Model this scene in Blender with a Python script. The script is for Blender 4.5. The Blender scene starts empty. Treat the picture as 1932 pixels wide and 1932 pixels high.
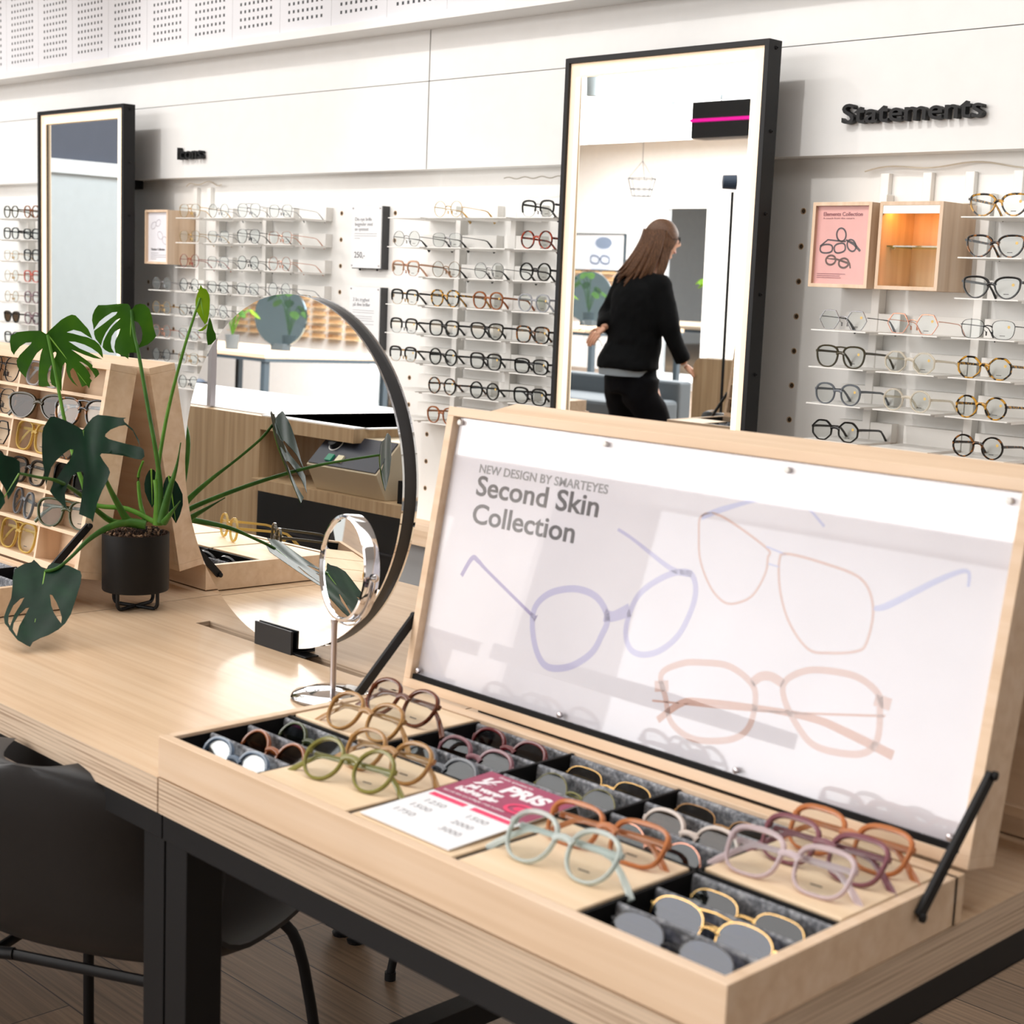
import bpy, bmesh, math, random
from mathutils import Vector, Matrix, Euler
from mathutils.geometry import delaunay_2d_cdt
R = math.radians
PI = math.pi
sc = bpy.context.scene
col = sc.collection
random.seed(7)

# ---------------------------------------------------------------- camera, world, lights, exposure
CAMZ = 1.33
camd = bpy.data.cameras.new('camera'); cam = bpy.data.objects.new('camera', camd); col.objects.link(cam)
camd.sensor_width = 36.0; camd.lens = 53.92; camd.clip_start = 0.05; camd.clip_end = 100
cx_, cd_, cf_ = Vector((.7001, .7128, .0413)), Vector((.1337, -.0740, -.9883)), Vector((-.7014, .6974, -.1471))
M = Matrix((cx_, -cd_, -cf_)).transposed().to_4x4(); M.translation = Vector((0, 0, CAMZ))
cam.matrix_world = M
camd.dof.use_dof = True; camd.dof.focus_distance = 3.0; camd.dof.aperture_fstop = 9.0
sc.camera = cam
w = bpy.data.worlds.new('world'); sc.world = w; w.use_nodes = True
w.node_tree.nodes['Background'].inputs[0].default_value = (.95, .97, 1, 1)
w.node_tree.nodes['Background'].inputs[1].default_value = .35
sc.view_settings.view_transform = 'Standard'; sc.view_settings.look = 'None'
sc.view_settings.exposure = -0.26; sc.view_settings.gamma = 1.0; sc.view_settings.use_curve_mapping = False
cy = sc.cycles
cy.use_denoising = True; cy.max_bounces = 9; cy.transparent_max_bounces = 40; cy.glossy_bounces = 6
cy.transmission_bounces = 6; cy.diffuse_bounces = 4; cy.caustics_reflective = False; cy.caustics_refractive = False
cy.sample_clamp_indirect = 6.0

def area(name, loc, target, sx, sy, power, color=(1, 1, 1), spread=180):
    l = bpy.data.lights.new(name, 'AREA'); l.shape = 'RECTANGLE'; l.size = sx; l.size_y = sy; l.energy = power; l.color = color
    l.spread = R(spread)
    o = bpy.data.objects.new(name, l); col.objects.link(o); o.location = loc
    d = Vector(target) - Vector(loc); o.rotation_euler = d.to_track_quat('-Z', 'Y').to_euler()
    return o
def spot(name, loc, target, power, size, blend=.6, rad=.04, color=(1, .97, .93)):
    l = bpy.data.lights.new(name, 'SPOT'); l.energy = power; l.spot_size = R(size); l.spot_blend = blend; l.shadow_soft_size = rad; l.color = color
    o = bpy.data.objects.new(name, l); col.objects.link(o); o.location = loc
    d = Vector(target) - Vector(loc); o.rotation_euler = d.to_track_quat('-Z', 'Y').to_euler()
    return o
area('ceiling_light', (-3.6, 1.0, 3.1), (-3.6, 1.0, 0), 7.5, 2.2, 125, (1, .985, .965))
area('ceiling_light', (-9.0, -5.5, 3.1), (-9.0, -5.5, 0), 12.0, 7.0, 2600, (1, .99, .98))  # added area light, only to blow out the far side reflected in the mirrors
area('shopfront_daylight', (-4.5, -10.7, 1.75), (-4.5, 3.5, 1.4), 13.0, 2.8, 330, (.93, .97, 1))
area('entrance_light', (-7.9, 1.4, 3.05), (-9.2, 1.6, 1.2), 1.6, 1.2, 60, (.95, .98, 1))  # added fill that brightens the partition reflected in the left mirror
for i, x in enumerate((-8.2, -6.6, -5.0, -3.4, -1.8, -0.2)):
    spot('track_spot', (x - .55, 1.75, 3.05), (x, 3.55, 1.35), 62, 62)

# ---------------------------------------------------------------- materials
MATS = {}
def lin(c):
    return tuple(((v / 255) / 12.92 if v / 255 <= .04045 else ((v / 255 + .055) / 1.055) ** 2.4) for v in c)
def mat(name, rgb=(200, 200, 200), rough=.5, metal=0.0, emit=0.0, emit_rgb=None, spec=.5, coat=0.0, bump=0.0, bscale=200):
    if name in MATS: return MATS[name]
    m = bpy.data.materials.new(name); m.use_nodes = True; nt = m.node_tree; b = nt.nodes['Principled BSDF']
    c = lin(rgb)
    n = nt.nodes.new('ShaderNodeTexNoise'); n.inputs['Scale'].default_value = 14; n.inputs['Detail'].default_value = 3
    tc = nt.nodes.new('ShaderNodeTexCoord'); nt.links.new(tc.outputs['Object'], n.inputs['Vector'])
    mx = nt.nodes.new('ShaderNodeMix'); mx.data_type = 'RGBA'
    mx.inputs[6].default_value = (*[v * .96 for v in c], 1); mx.inputs[7].default_value = (*[min(1, v * 1.03) for v in c], 1)
    nt.links.new(n.outputs['Fac'], mx.inputs[0]); nt.links.new(mx.outputs[2], b.inputs['Base Color'])
    b.inputs['Roughness'].default_value = rough; b.inputs['Metallic'].default_value = metal
    b.inputs['Specular IOR Level'].default_value = spec; b.inputs['Coat Weight'].default_value = coat; b.inputs['Coat Roughness'].default_value = .03
    if emit:
        b.inputs['Emission Color'].default_value = (*lin(emit_rgb or rgb), 1); b.inputs['Emission Strength'].default_value = emit
    if bump:
        n2 = nt.nodes.new('ShaderNodeTexNoise'); n2.inputs['Scale'].default_value = bscale; nt.links.new(tc.outputs['Object'], n2.inputs['Vector'])
        bp = nt.nodes.new('ShaderNodeBump'); bp.inputs['Strength'].default_value = bump; bp.inputs['Distance'].default_value = .002
        nt.links.new(n2.outputs['Fac'], bp.inputs['Height']); nt.links.new(bp.outputs['Normal'], b.inputs['Normal'])
    MATS[name] = m; return m
def ramp(nt, stops):
    r = nt.nodes.new('ShaderNodeValToRGB'); e = r.color_ramp.elements
    while len(e) > 1: e.remove(e[0])
    e[0].position = stops[0][0]; e[0].color = (*lin(stops[0][1]), 1)
    for p, c in stops[1:]:
        x = e.new(p); x.color = (*lin(c), 1)
    return r
def wood(name, c1, c2, c3, axis=0, scale=1.0, rough=.45, ring=26.0, coat=0.0, specks=False):
    if name in MATS: return MATS[name]
    m = bpy.data.materials.new(name); m.use_nodes = True; nt = m.node_tree; b = nt.nodes['Principled BSDF']
    tc = nt.nodes.new('ShaderNodeTexCoord'); mp = nt.nodes.new('ShaderNodeMapping')
    s = [ring * scale] * 3; s[axis] = 1.1 * scale
    mp.inputs['Scale'].default_value = s; nt.links.new(tc.outputs['Object'], mp.inputs['Vector'])
    n = nt.nodes.new('ShaderNodeTexNoise'); n.inputs['Scale'].default_value = 1.6; n.inputs['Detail'].default_value = 5; n.inputs['Distortion'].default_value = .35
    nt.links.new(mp.outputs['Vector'], n.inputs['Vector'])
    r = ramp(nt, [(.30, c1), (.5, c2), (.72, c3)]); nt.links.new(n.outputs['Fac'], r.inputs[0])
    n3 = nt.nodes.new('ShaderNodeTexNoise'); n3.inputs['Scale'].default_value = 3.2 * scale; n3.inputs['Detail'].default_value = 2; nt.links.new(tc.outputs['Object'], n3.inputs['Vector'])
    mx = nt.nodes.new('ShaderNodeMix'); mx.data_type = 'RGBA'; mx.blend_type = 'MULTIPLY'; mx.inputs[0].default_value = .5
    r2 = ramp(nt, [(.35, (238, 236, 232)), (.65, (255, 255, 255))]); nt.links.new(n3.outputs['Fac'], r2.inputs[0])
    nt.links.new(r.outputs[0], mx.inputs[6]); nt.links.new(r2.outputs[0], mx.inputs[7]); nt.links.new(mx.outputs[2], b.inputs['Base Color'])
    b.inputs['Roughness'].default_value = rough; b.inputs['Coat Weight'].default_value = coat; b.inputs['Coat Roughness'].default_value = .12
    MATS[name] = m; return m
def ply(name, base, dark, period=.0052, axis=2):
    """plywood edge: thin dark glue lines stacked along one axis"""
    m = bpy.data.materials.new(name); m.use_nodes = True; nt = m.node_tree; b = nt.nodes['Principled BSDF']
    tc = nt.nodes.new('ShaderNodeTexCoord'); sp = nt.nodes.new('ShaderNodeSeparateXYZ'); nt.links.new(tc.outputs['Object'], sp.inputs[0])
    mp = nt.nodes.new('ShaderNodeMapping'); s = [5, 5, 5]; s[axis] = 420; mp.inputs['Scale'].default_value = s; nt.links.new(tc.outputs['Object'], mp.inputs['Vector'])
    n = nt.nodes.new('ShaderNodeTexNoise'); n.inputs['Scale'].default_value = 1.0; n.inputs['Detail'].default_value = 4; nt.links.new(mp.outputs['Vector'], n.inputs['Vector'])
    k = nt.nodes.new('ShaderNodeMath'); k.operation = 'MULTIPLY'; k.inputs[1].default_value = 2 * PI / period; nt.links.new(sp.outputs[axis], k.inputs[0])
    si = nt.nodes.new('ShaderNodeMath'); si.operation = 'SINE'; nt.links.new(k.outputs[0], si.inputs[0])
    ad = nt.nodes.new('ShaderNodeMath'); ad.operation = 'MULTIPLY_ADD'; ad.inputs[1].default_value = 0.10; nt.links.new(si.outputs[0], ad.inputs[0]); nt.links.new(n.outputs['Fac'], ad.inputs[2])
    r = ramp(nt, [(.28, dark), (.5, base), (.8, tuple(min(255, int(v * 1.06)) for v in base))]); nt.links.new(ad.outputs[0], r.inputs[0])
    nt.links.new(r.outputs[0], b.inputs['Base Color']); b.inputs['Roughness'].default_value = .6
    MATS[name] = m; return m
def spotted(name, c1, c2, scale=140, thr=.5, rough=.15):
    """tortoiseshell acetate"""
    m = bpy.data.materials.new(name); m.use_nodes = True; nt = m.node_tree; b = nt.nodes['Principled BSDF']
    tc = nt.nodes.new('ShaderNodeTexCoord'); n = nt.nodes.new('ShaderNodeTexNoise'); n.inputs['Scale'].default_value = scale; n.inputs['Detail'].default_value = 1
    nt.links.new(tc.outputs['Object'], n.inputs['Vector'])
    r = ramp(nt, [(thr - .05, c1), (thr + .05, c2)]); nt.links.new(n.outputs['Fac'], r.inputs[0]); nt.links.new(r.outputs[0], b.inputs['Base Color'])
    b.inputs['Roughness'].default_value = rough; MATS[name] = m; return m
def clear(name, rgb, alpha, rough=.06, tint=None, spec=.5):
    """see-through plastic or glass: a tinted transparent surface mixed with a glossy body"""
    m = bpy.data.materials.new(name); m.use_nodes = True; nt = m.node_tree
    for x in list(nt.nodes): nt.nodes.remove(x)
    out = nt.nodes.new('ShaderNodeOutputMaterial'); t = nt.nodes.new('ShaderNodeBsdfTransparent'); t.inputs[0].default_value = (*lin(tint or (255, 255, 255)), 1)
    p = nt.nodes.new('ShaderNodeBsdfPrincipled'); p.inputs['Base Color'].default_value = (*lin(rgb), 1); p.inputs['Roughness'].default_value = rough
    p.inputs['Specular IOR Level'].default_value = spec
    tc = nt.nodes.new('ShaderNodeTexCoord'); n = nt.nodes.new('ShaderNodeTexNoise'); n.inputs['Scale'].default_value = 30; nt.links.new(tc.outputs['Object'], n.inputs['Vector'])
    mr = nt.nodes.new('ShaderNodeMapRange'); mr.inputs['To Min'].default_value = alpha * .9; mr.inputs['To Max'].default_value = min(1, alpha * 1.1); nt.links.new(n.outputs['Fac'], mr.inputs[0])
    mx = nt.nodes.new('ShaderNodeMixShader'); nt.links.new(mr.outputs[0], mx.inputs[0]); nt.links.new(t.outputs[0], mx.inputs[1]); nt.links.new(p.outputs[0], mx.inputs[2])
    nt.links.new(mx.outputs[0], out.inputs[0]); MATS[name] = m; return m
def lensmat(name, tint, refl=.06, rgb=(255, 255, 255)):
    m = bpy.data.materials.new(name); m.use_nodes = True; nt = m.node_tree
    for x in list(nt.nodes): nt.nodes.remove(x)
    out = nt.nodes.new('ShaderNodeOutputMaterial'); t = nt.nodes.new('ShaderNodeBsdfTransparent')
    tc = nt.nodes.new('ShaderNodeTexCoord'); n = nt.nodes.new('ShaderNodeTexNoise'); n.inputs['Scale'].default_value = 8; nt.links.new(tc.outputs['Object'], n.inputs['Vector'])
    mi = nt.nodes.new('ShaderNodeMix'); mi.data_type = 'RGBA'; c = lin(tint); mi.inputs[6].default_value = (*[v * .97 for v in c], 1); mi.inputs[7].default_value = (*c, 1)
    nt.links.new(n.outputs['Fac'], mi.inputs[0]); nt.links.new(mi.outputs[2], t.inputs[0])
    g = nt.nodes.new('ShaderNodeBsdfGlossy'); g.inputs['Roughness'].default_value = .02; g.inputs[0].default_value = (*lin(rgb), 1)
    lw = nt.nodes.new('ShaderNodeLayerWeight'); lw.inputs[0].default_value = .25
    ma = nt.nodes.new('ShaderNodeMath'); ma.operation = 'MULTIPLY_ADD'; ma.inputs[1].default_value = .12; ma.inputs[2].default_value = refl; nt.links.new(lw.outputs['Fresnel'], ma.inputs[0])
    mx = nt.nodes.new('ShaderNodeMixShader'); nt.links.new(ma.outputs[0], mx.inputs[0]); nt.links.new(t.outputs[0], mx.inputs[1]); nt.links.new(g.outputs[0], mx.inputs[2])
    nt.links.new(mx.outputs[0], out.inputs[0]); MATS[name] = m; return m
def felt(name):
    m = bpy.data.materials.new(name); m.use_nodes = True; nt = m.node_tree; b = nt.nodes['Principled BSDF']
    tc = nt.nodes.new('ShaderNodeTexCoord'); n = nt.nodes.new('ShaderNodeTexNoise'); n.inputs['Scale'].default_value = 170; n.inputs['Detail'].default_value = 6; n.inputs['Roughness'].default_value = .7
    nt.links.new(tc.outputs['Object'], n.inputs['Vector'])
    r = ramp(nt, [(.32, (62, 64, 70)), (.5, (124, 127, 133)), (.68, (186, 188, 192))]); nt.links.new(n.outputs['Fac'], r.inputs[0]); nt.links.new(r.outputs[0], b.inputs['Base Color'])
    bp = nt.nodes.new('ShaderNodeBump'); bp.inputs['Strength'].default_value = .6; bp.inputs['Distance'].default_value = .001; nt.links.new(n.outputs['Fac'], bp.inputs['Height']); nt.links.new(bp.outputs['Normal'], b.inputs['Normal'])
    b.inputs['Roughness'].default_value = .95; MATS[name] = m; return m
def floor_mat():
    m = bpy.data.materials.new('floor_oak'); m.use_nodes = True; nt = m.node_tree; b = nt.nodes['Principled BSDF']
    tc = nt.nodes.new('ShaderNodeTexCoord'); br = nt.nodes.new('ShaderNodeTexBrick')
    br.inputs['Color1'].default_value = (*lin((150, 126, 102)), 1); br.inputs['Color2'].default_value = (*lin((128, 108, 88)), 1); br.inputs['Mortar'].default_value = (*lin((48, 38, 30)), 1)
    br.inputs['Scale'].default_value = 1.0; br.inputs['Brick Width'].default_value = 1.6; br.inputs['Row Height'].default_value = .145; br.inputs['Mortar Size'].default_value = .0016
    nt.links.new(tc.outputs['Object'], br.inputs['Vector'])
    mp = nt.nodes.new('ShaderNodeMapping'); mp.inputs['Scale'].default_value = (2.2, 90, 1); nt.links.new(tc.outputs['Object'], mp.inputs['Vector'])
    n = nt.nodes.new('ShaderNodeTexNoise'); n.inputs['Scale'].default_value = 1.4; n.inputs['Detail'].default_value = 6; nt.links.new(mp.outputs['Vector'], n.inputs['Vector'])
    r = ramp(nt, [(.3, (150, 140, 130)), (.7, (255, 250, 245))]); nt.links.new(n.outputs['Fac'], r.inputs[0])
    mx = nt.nodes.new('ShaderNodeMix'); mx.data_type = 'RGBA'; mx.blend_type = 'MULTIPLY'; mx.inputs[0].default_value = .75
    nt.links.new(br.outputs['Color'], mx.inputs[6]); nt.links.new(r.outputs[0], mx.inputs[7]); nt.links.new(mx.outputs[2], b.inputs['Base Color'])
    b.inputs['Roughness'].default_value = .42; MATS['floor'] = m; return m
def acoustic_mat():
    """white gypsum panels: 0.3 m modules, each with an 8-wide grid of square holes, thin seams between"""
    m = bpy.data.materials.new('acoustic_panel'); m.use_nodes = True; nt = m.node_tree; b = nt.nodes['Principled BSDF']
    tc = nt.nodes.new('ShaderNodeTexCoord'); sp = nt.nodes.new('ShaderNodeSeparateXYZ'); nt.links.new(tc.outputs['Object'], sp.inputs[0])
    def mth(op, a, v=None, c=None):
        x = nt.nodes.new('ShaderNodeMath'); x.operation = op
        for i, q in enumerate((a, v, c)):
            if q is None: continue
            if isinstance(q, (int, float)): x.inputs[i].default_value = q
            else: nt.links.new(q, x.inputs[i])
        return x.outputs[0]
    X = mth('ADD', sp.outputs[0], 30.2); Z = mth('ADD', sp.outputs[2], 0.0)
    px = mth('FLOORED_MODULO', X, .3)
    gx = mth('FLOORED_MODULO', mth('ADD', px, -.042), .027)
    inx = mth('MULTIPLY', mth('GREATER_THAN', px, .042), mth('LESS_THAN', px, .258))
    hx = mth('MULTIPLY', mth('GREATER_THAN', gx, .008), mth('LESS_THAN', gx, .019))
    zz = mth('ADD', Z, -2.215)
    gz = mth('FLOORED_MODULO', zz, .0275)
    hz = mth('MULTIPLY', mth('GREATER_THAN', gz, .008), mth('LESS_THAN', gz, .019))
    inz = mth('GREATER_THAN', zz, 0.0)
    hole = mth('MULTIPLY', mth('MULTIPLY', hx, inx), mth('MULTIPLY', hz, inz))
    seam = mth('LESS_THAN', px, .0016)
    mx = nt.nodes.new('ShaderNodeMix'); mx.data_type = 'RGBA'; mx.inputs[6].default_value = (*lin((222, 223, 228)), 1); mx.inputs[7].default_value = (*lin((60, 64, 68)), 1); nt.links.new(hole, mx.inputs[0])
    m2 = nt.nodes.new('ShaderNodeMix'); m2.data_type = 'RGBA'; m2.inputs[7].default_value = (*lin((150, 152, 156)), 1); nt.links.new(mx.outputs[2], m2.inputs[6]); nt.links.new(seam, m2.inputs[0])
    nt.links.new(m2.outputs[2], b.inputs['Base Color']); b.inputs['Roughness'].default_value = .8; MATS['acoustic'] = m; return m

WHITE = mat('white_paint', (236, 236, 235), .55)
WHITE2 = mat('white_lacquer', (240, 239, 236), .4)
SHELFW = mat('white_powdercoat', (242, 240, 236), .38)
BLACK = mat('black_powdercoat', (20, 20, 22), .5, spec=.3)
BLACKM = mat('black_matte', (12, 12, 13), .7, spec=.2)
CHROME = mat('chrome', (225, 226, 230), .07, 1.0)
STEEL = mat('brushed_steel', (176, 170, 172), .3, 1.0)
MIRROR = mat('mirror_silver', (246, 248, 248), .0, 1.0)
GLOW = mat('lit_border', (255, 226, 196), .5, emit=.5, emit_rgb=(255, 226, 190))
GLOW2 = mat('led_strip', (255, 244, 226), .5, emit=1.6, emit_rgb=(255, 238, 214))
BIRCH = wood('birch', (220, 190, 158), (230, 202, 172), (237, 212, 186), 0, 1.0, .5, 34)
BIRCHZ = wood('birch_upright', (214, 184, 154), (228, 200, 172), (236, 212, 188), 2)
TABLE = wood('table_veneer', (216, 184, 150), (227, 197, 164), (234, 208, 178), 0, 1.2, .36, 44, .2)
OAKP = wood('oak_panel', (168, 140, 106), (186, 158, 122), (198, 172, 138), 2, 1.0, .5, 40)
PLY = ply('plywood_edge', (206, 184, 160), (160, 134, 110))
BOARD = wood('board_veneer', (232, 204, 168), (242, 216, 182), (247, 224, 194), 0, .8, .5)
FELT = felt('grey_felt')
FLOOR = floor_mat()
ACOU = acoustic_mat()
LENS = lensmat('clear_lens', (250, 252, 252), .012)
LENSG = lensmat('grey_tinted_lens', (142, 148, 152), .02)
LENSBR = lensmat('brown_tinted_lens', (150, 132, 112), .02)
LENSB = lensmat('blue_tinted_lens', (84, 116, 160), .03)
LENSK = lensmat('dark_tinted_lens', (84, 88, 96), .02)
ACRYL = lensmat('acrylic_sheet', (255, 255, 255), .03)
GLASS = lensmat('glass_shelf', (214, 236, 230), .1)

# ---------------------------------------------------------------- geometry helpers
class MB:
    """collects shapes and links them as ONE mesh object"""
    def __init__(s): s.v = []; s.f = []; s.m = []
    def add(s, vs, fs, mi=0):
        o = len(s.v); s.v += [tuple(v) for v in vs]; s.f += [tuple(i + o for i in f) for f in fs]
        s.m += [mi] * len(fs) if isinstance(mi, int) else list(mi)
        return s
    def box(s, x0, x1, y0, y1, z0, z1, mi=0, side=None):
        v = [(x0, y0, z0), (x1, y0, z0), (x1, y1, z0), (x0, y1, z0), (x0, y0, z1), (x1, y0, z1), (x1, y1, z1), (x0, y1, z1)]
        f = [(0, 3, 2, 1), (4, 5, 6, 7), (0, 1, 5, 4), (1, 2, 6, 5), (2, 3, 7, 6), (3, 0, 4, 7)]
        ms = mi if side is None else [mi, mi, side, side, side, side]
        return s.add(v, f, ms)
    def obox(s, c, ax, ay, az, hx, hy, hz, mi=0):
        c = Vector(c); ax, ay, az = Vector(ax).normalized() * hx, Vector(ay).normalized() * hy, Vector(az).normalized() * hz
        v = [c + a * ax + b * ay + d * az for d in (-1, 1) for a, b in ((-1, -1), (1, -1), (1, 1), (-1, 1))]
        return s.add(v, [(0, 3, 2, 1), (4, 5, 6, 7), (0, 1, 5, 4), (1, 2, 6, 5), (2, 3, 7, 6), (3, 0, 4, 7)], mi)
    def tube(s, pts, r, n=8, mi=0, closed=False, flat=1.0, up=(0, 0, 1), caps=True):
        pts = [Vector(p) for p in pts]; N = len(pts); rings = []
        prev = None
        for i, p in enumerate(pts):
            a = pts[(i - 1) % N] if (i > 0 or closed) else p; b = pts[(i + 1) % N] if (i < N - 1 or closed) else p
            t = (b - a); t = t.normalized() if t.length > 1e-9 else Vector((0, 0, 1))
            u = Vector(up) - t * t.dot(Vector(up))
            if u.length < .1: u = (prev - t * t.dot(prev)) if prev is not None else Vector((1, 0, 0)) - t * t.x
            if u.length < 1e-6: u = Vector((0, 1, 0)) - t * t.y
            u.normalize(); prev = u; q = t.cross(u)
            rr = r[i] if isinstance(r, (list, tuple)) else r
            rings.append([p + (u * math.cos(2 * PI * k / n + PI / n) * flat + q * math.sin(2 * PI * k / n + PI / n)) * rr for k in range(n)])
        vs = [v for g in rings for v in g]; fs = []
        for i in range(N if closed else N - 1):
            j = (i + 1) % N
            for k in range(n): fs.append((i * n + k, i * n + (k + 1) % n, j * n + (k + 1) % n, j * n + k))
        if not closed and caps: fs.append(tuple(range(n))[::-1]); fs.append(tuple((N - 1) * n + k for k in range(n)))
        return s.add(vs, fs, mi)
    def lathe(s, prof, c=(0, 0, 0), n=48, mi=0, axis=None):
        """profile of (radius, height) turned about a vertical (or given) axis"""
        c = Vector(c); az = Vector(axis).normalized() if axis else Vector((0, 0, 1))
        ax = az.orthogonal().normalized(); ay = az.cross(ax); vs = []
        for r, h in prof: vs += [c + az * h + (ax * math.cos(2 * PI * k / n) + ay * math.sin(2 * PI * k / n)) * max(r, 1e-5) for k in range(n)]
        fs = [(i * n + k, i * n + (k + 1) % n, (i + 1) * n + (k + 1) % n, (i + 1) * n + k) for i in range(len(prof) - 1) for k in range(n)]
        return s.add(vs, fs, mi)
    def prism(s, pts, d, mi=0):
        """closed outline of 3-D points pushed along d"""
        n = len(pts); d = Vector(d); a = [Vector(p) for p in pts]; b = [p + d for p in a]
        fs = [tuple(range(n))[::-1], tuple(range(n, 2 * n))] + [(i, (i + 1) % n, n + (i + 1) % n, n + i) for i in range(n)]
        return s.add(a + b, fs, mi)
    def build(s, name, mats, parent=None, smooth=False, org=None, bevel=0.0, flat_angle=None):
        me = bpy.data.meshes.new(name)
        o = Vector(org) if org is not None else (Vector(parent.get('_o', (0, 0, 0))) if parent is not None and parent.get('_o') is not None else Vector((0, 0, 0)))
        me.from_pydata([Vector(v) - o for v in s.v], [], s.f); me.update()
        for m in (mats if isinstance(mats, (list, tuple)) else [mats]): me.materials.append(m)
        for p, mi in zip(me.polygons, s.m): p.material_index = mi
        bm = bmesh.new(); bm.from_mesh(me); bmesh.ops.recalc_face_normals(bm, faces=bm.faces)
        if bevel:
            bmesh.ops.remove_doubles(bm, verts=bm.verts, dist=1e-6)
            es = [e for e in bm.edges if len(e.link_faces) == 2 and e.calc_face_angle(0) > .6]
            bmesh.ops.bevel(bm, geom=es, offset=bevel, segments=2, profile=.5, affect='EDGES')
        bm.to_mesh(me); bm.free()
        if smooth:
            for p in me.polygons: p.use_smooth = True
            try: me.set_sharp_from_angle(angle=R(flat_angle or 40))
            except Exception: pass
        ob = bpy.data.objects.new(name, me); col.objects.link(ob)
        if parent is not None: ob.parent = parent
        elif org is not None: ob.location = o
        return ob
def tag(o, label=None, cat=None, group=None, kind=None):
    if label: o['label'] = label
    if cat: o['category'] = cat
    if group: o['group'] = group
    if kind: o['kind'] = kind
    return o
def thing(name, loc, label, cat, group=None):
    """an Empty at the base of a thing; its parts are given in world coordinates and stored relative to it"""
    o = bpy.data.objects.new(name, None); col.objects.link(o); o.location = loc; o['_o'] = [float(v) for v in loc]; o.empty_display_size = .02
    return tag(o, label, cat, group)
def structure(name, mb, m, **k):
    return tag(mb.build(name, m, **k), kind='structure')
def copy_tree(o, parent=None):
    c = o.copy(); col.objects.link(c)
    if parent is not None: c.parent = parent
    for ch in list(o.children): copy_tree(ch, c)
    return c
def B(*a, **k): return MB().box(*a, **k)
def text(name, s, size, m, parent, loc, ax, ay, depth=.0003, bold=0.0, width=None, align='LEFT', spacing=1.0, org=None, lines=1.0):
    """lettering as a mesh; baseline starts at loc, runs along ax, letters stand along ay"""
    cu = bpy.data.curves.new(name, 'FONT'); cu.body = s; cu.size = size; cu.extrude = depth; cu.offset = bold; cu.align_x = align; cu.space_character = spacing; cu.resolution_u = 4; cu.space_line = lines
    to = bpy.data.objects.new(name, cu); col.objects.link(to); dg = bpy.context.evaluated_depsgraph_get()
    me = bpy.data.meshes.new_from_object(to.evaluated_get(dg)); bpy.data.objects.remove(to)
    ax, ay = Vector(ax).normalized(), Vector(ay).normalized(); az = ax.cross(ay)
    k = 1.0
    if width:
        xs = [v.co.x for v in me.vertices]; k = width / (max(xs) - min(xs))
    o = Vector(parent.get('_o')) if parent is not None and parent.get('_o') is not None else Vector((0, 0, 0))
    if org is not None: o = Vector(org)
    for v in me.vertices: v.co = Vector(loc) + ax * v.co.x * k + ay * v.co.y + az * v.co.z - o
    me.materials.clear(); me.materials.append(m)
    ob = bpy.data.objects.new(name, me); col.objects.link(ob)
    if parent is not None: ob.parent = parent
    elif org is not None: ob.location = o
    return ob
# ---------------------------------------------------------------- the room
structure('floor', B(-20, 3, -11, 3.7, -.05, 0), FLOOR)
structure('ceiling', B(-20, 3, -11, 3.7, 3.2, 3.3), WHITE)
structure('wall_front', B(-20, 3, 3.57, 3.7, 0, 3.2), WHITE2)
structure('wall_back', B(-20, 3, -11.1, -11, 0, 3.2), mat('bright_wall', (244, 246, 247), .6))
structure('wall_left', B(-20.1, -20, -11, 3.7, 0, 3.2), WHITE)
structure('wall_right', B(3, 3.1, -11, 3.7, 0, 3.2), WHITE)
mb = MB()
for x0, x1 in ((-12, -8.03), (-7.97, -4.003), (-3.997, -.03), (.03, 3)):
    mb.box(x0, x1, 3.50, 3.57, 1.701, 1.9895).box(x0, x1, 3.50, 3.57, 1.992, 2.5)
structure('trim_1', mb, WHITE)                                          # the boarding above the displays
structure('trim_2', MB().box(-12, 3, 3.375, 3.57, 2.158, 2.185), WHITE)  # the ledge under the acoustic panels
structure('wall_upper', B(-12, 3, 3.39, 3.57, 2.185, 3.2), ACOU)
structure('baseboard_front', MB().box(-12, 3, 3.52, 3.57, 0, .437), mat('grey_plinth', (168, 170, 172), .6))
structure('trim_3', B(-12, 3, 3.40, 3.57, .437, .49), BIRCH)
# a grey partition with a door, far to the left; the left mirror looks at it
structure('wall_partition', MB().box(-9.6, -9.5, -.6, 3.57, 0, 1.93), mat('grey_partition', (206, 216, 220), .6))
structure('trim_4', MB().box(-9.6, -9.46, -.6, 3.57, 1.93, 2.02), mat('pale_trim', (232, 238, 242), .5))
structure('trim_5', MB().box(-9.6, -9.5, -.6, 3.57, 2.02, 3.2), mat('slate_upper', (84, 90, 104), .6))
# ---------------------------------------------------------------- peg holes of the display wall
holes = MB()
PEGS = [(-4.543, range(0, 9)), (-4.238, range(0, 4)), (-4.024, (0, 1, 2, 3, 4, 5)), (-4.134, (6, 7)), (-4.031, (8, 9, 10)), (-2.505, range(0, 12)), (-1.83, (3, 4, 5)), (-5.872, (0, 1, 2, 3, 4, 5, 6)), (-5.67, (4, 5, 6)), (-3.2, ())]
for x, ks in PEGS:
    for k in ks:
        z = 1.56 - .0957 * k
        holes.lathe([(0, -.0005), (.0085, -.0005), (.0085, .001), (.0065, .001)], (x, 3.57, z), 14, 0, axis=(0, -1, 0))
        holes.lathe([(.0062, .0), (.0062, .0014), (0, .0014)], (x + .001, 3.57, z), 12, 1, axis=(0, -1, 0))
ph = holes.build('peg_holes', [mat('peg_ring', (196, 160, 116), .5), mat('peg_hole', (74, 58, 40), .8)], bpy.data.objects['wall_front'])

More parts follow.
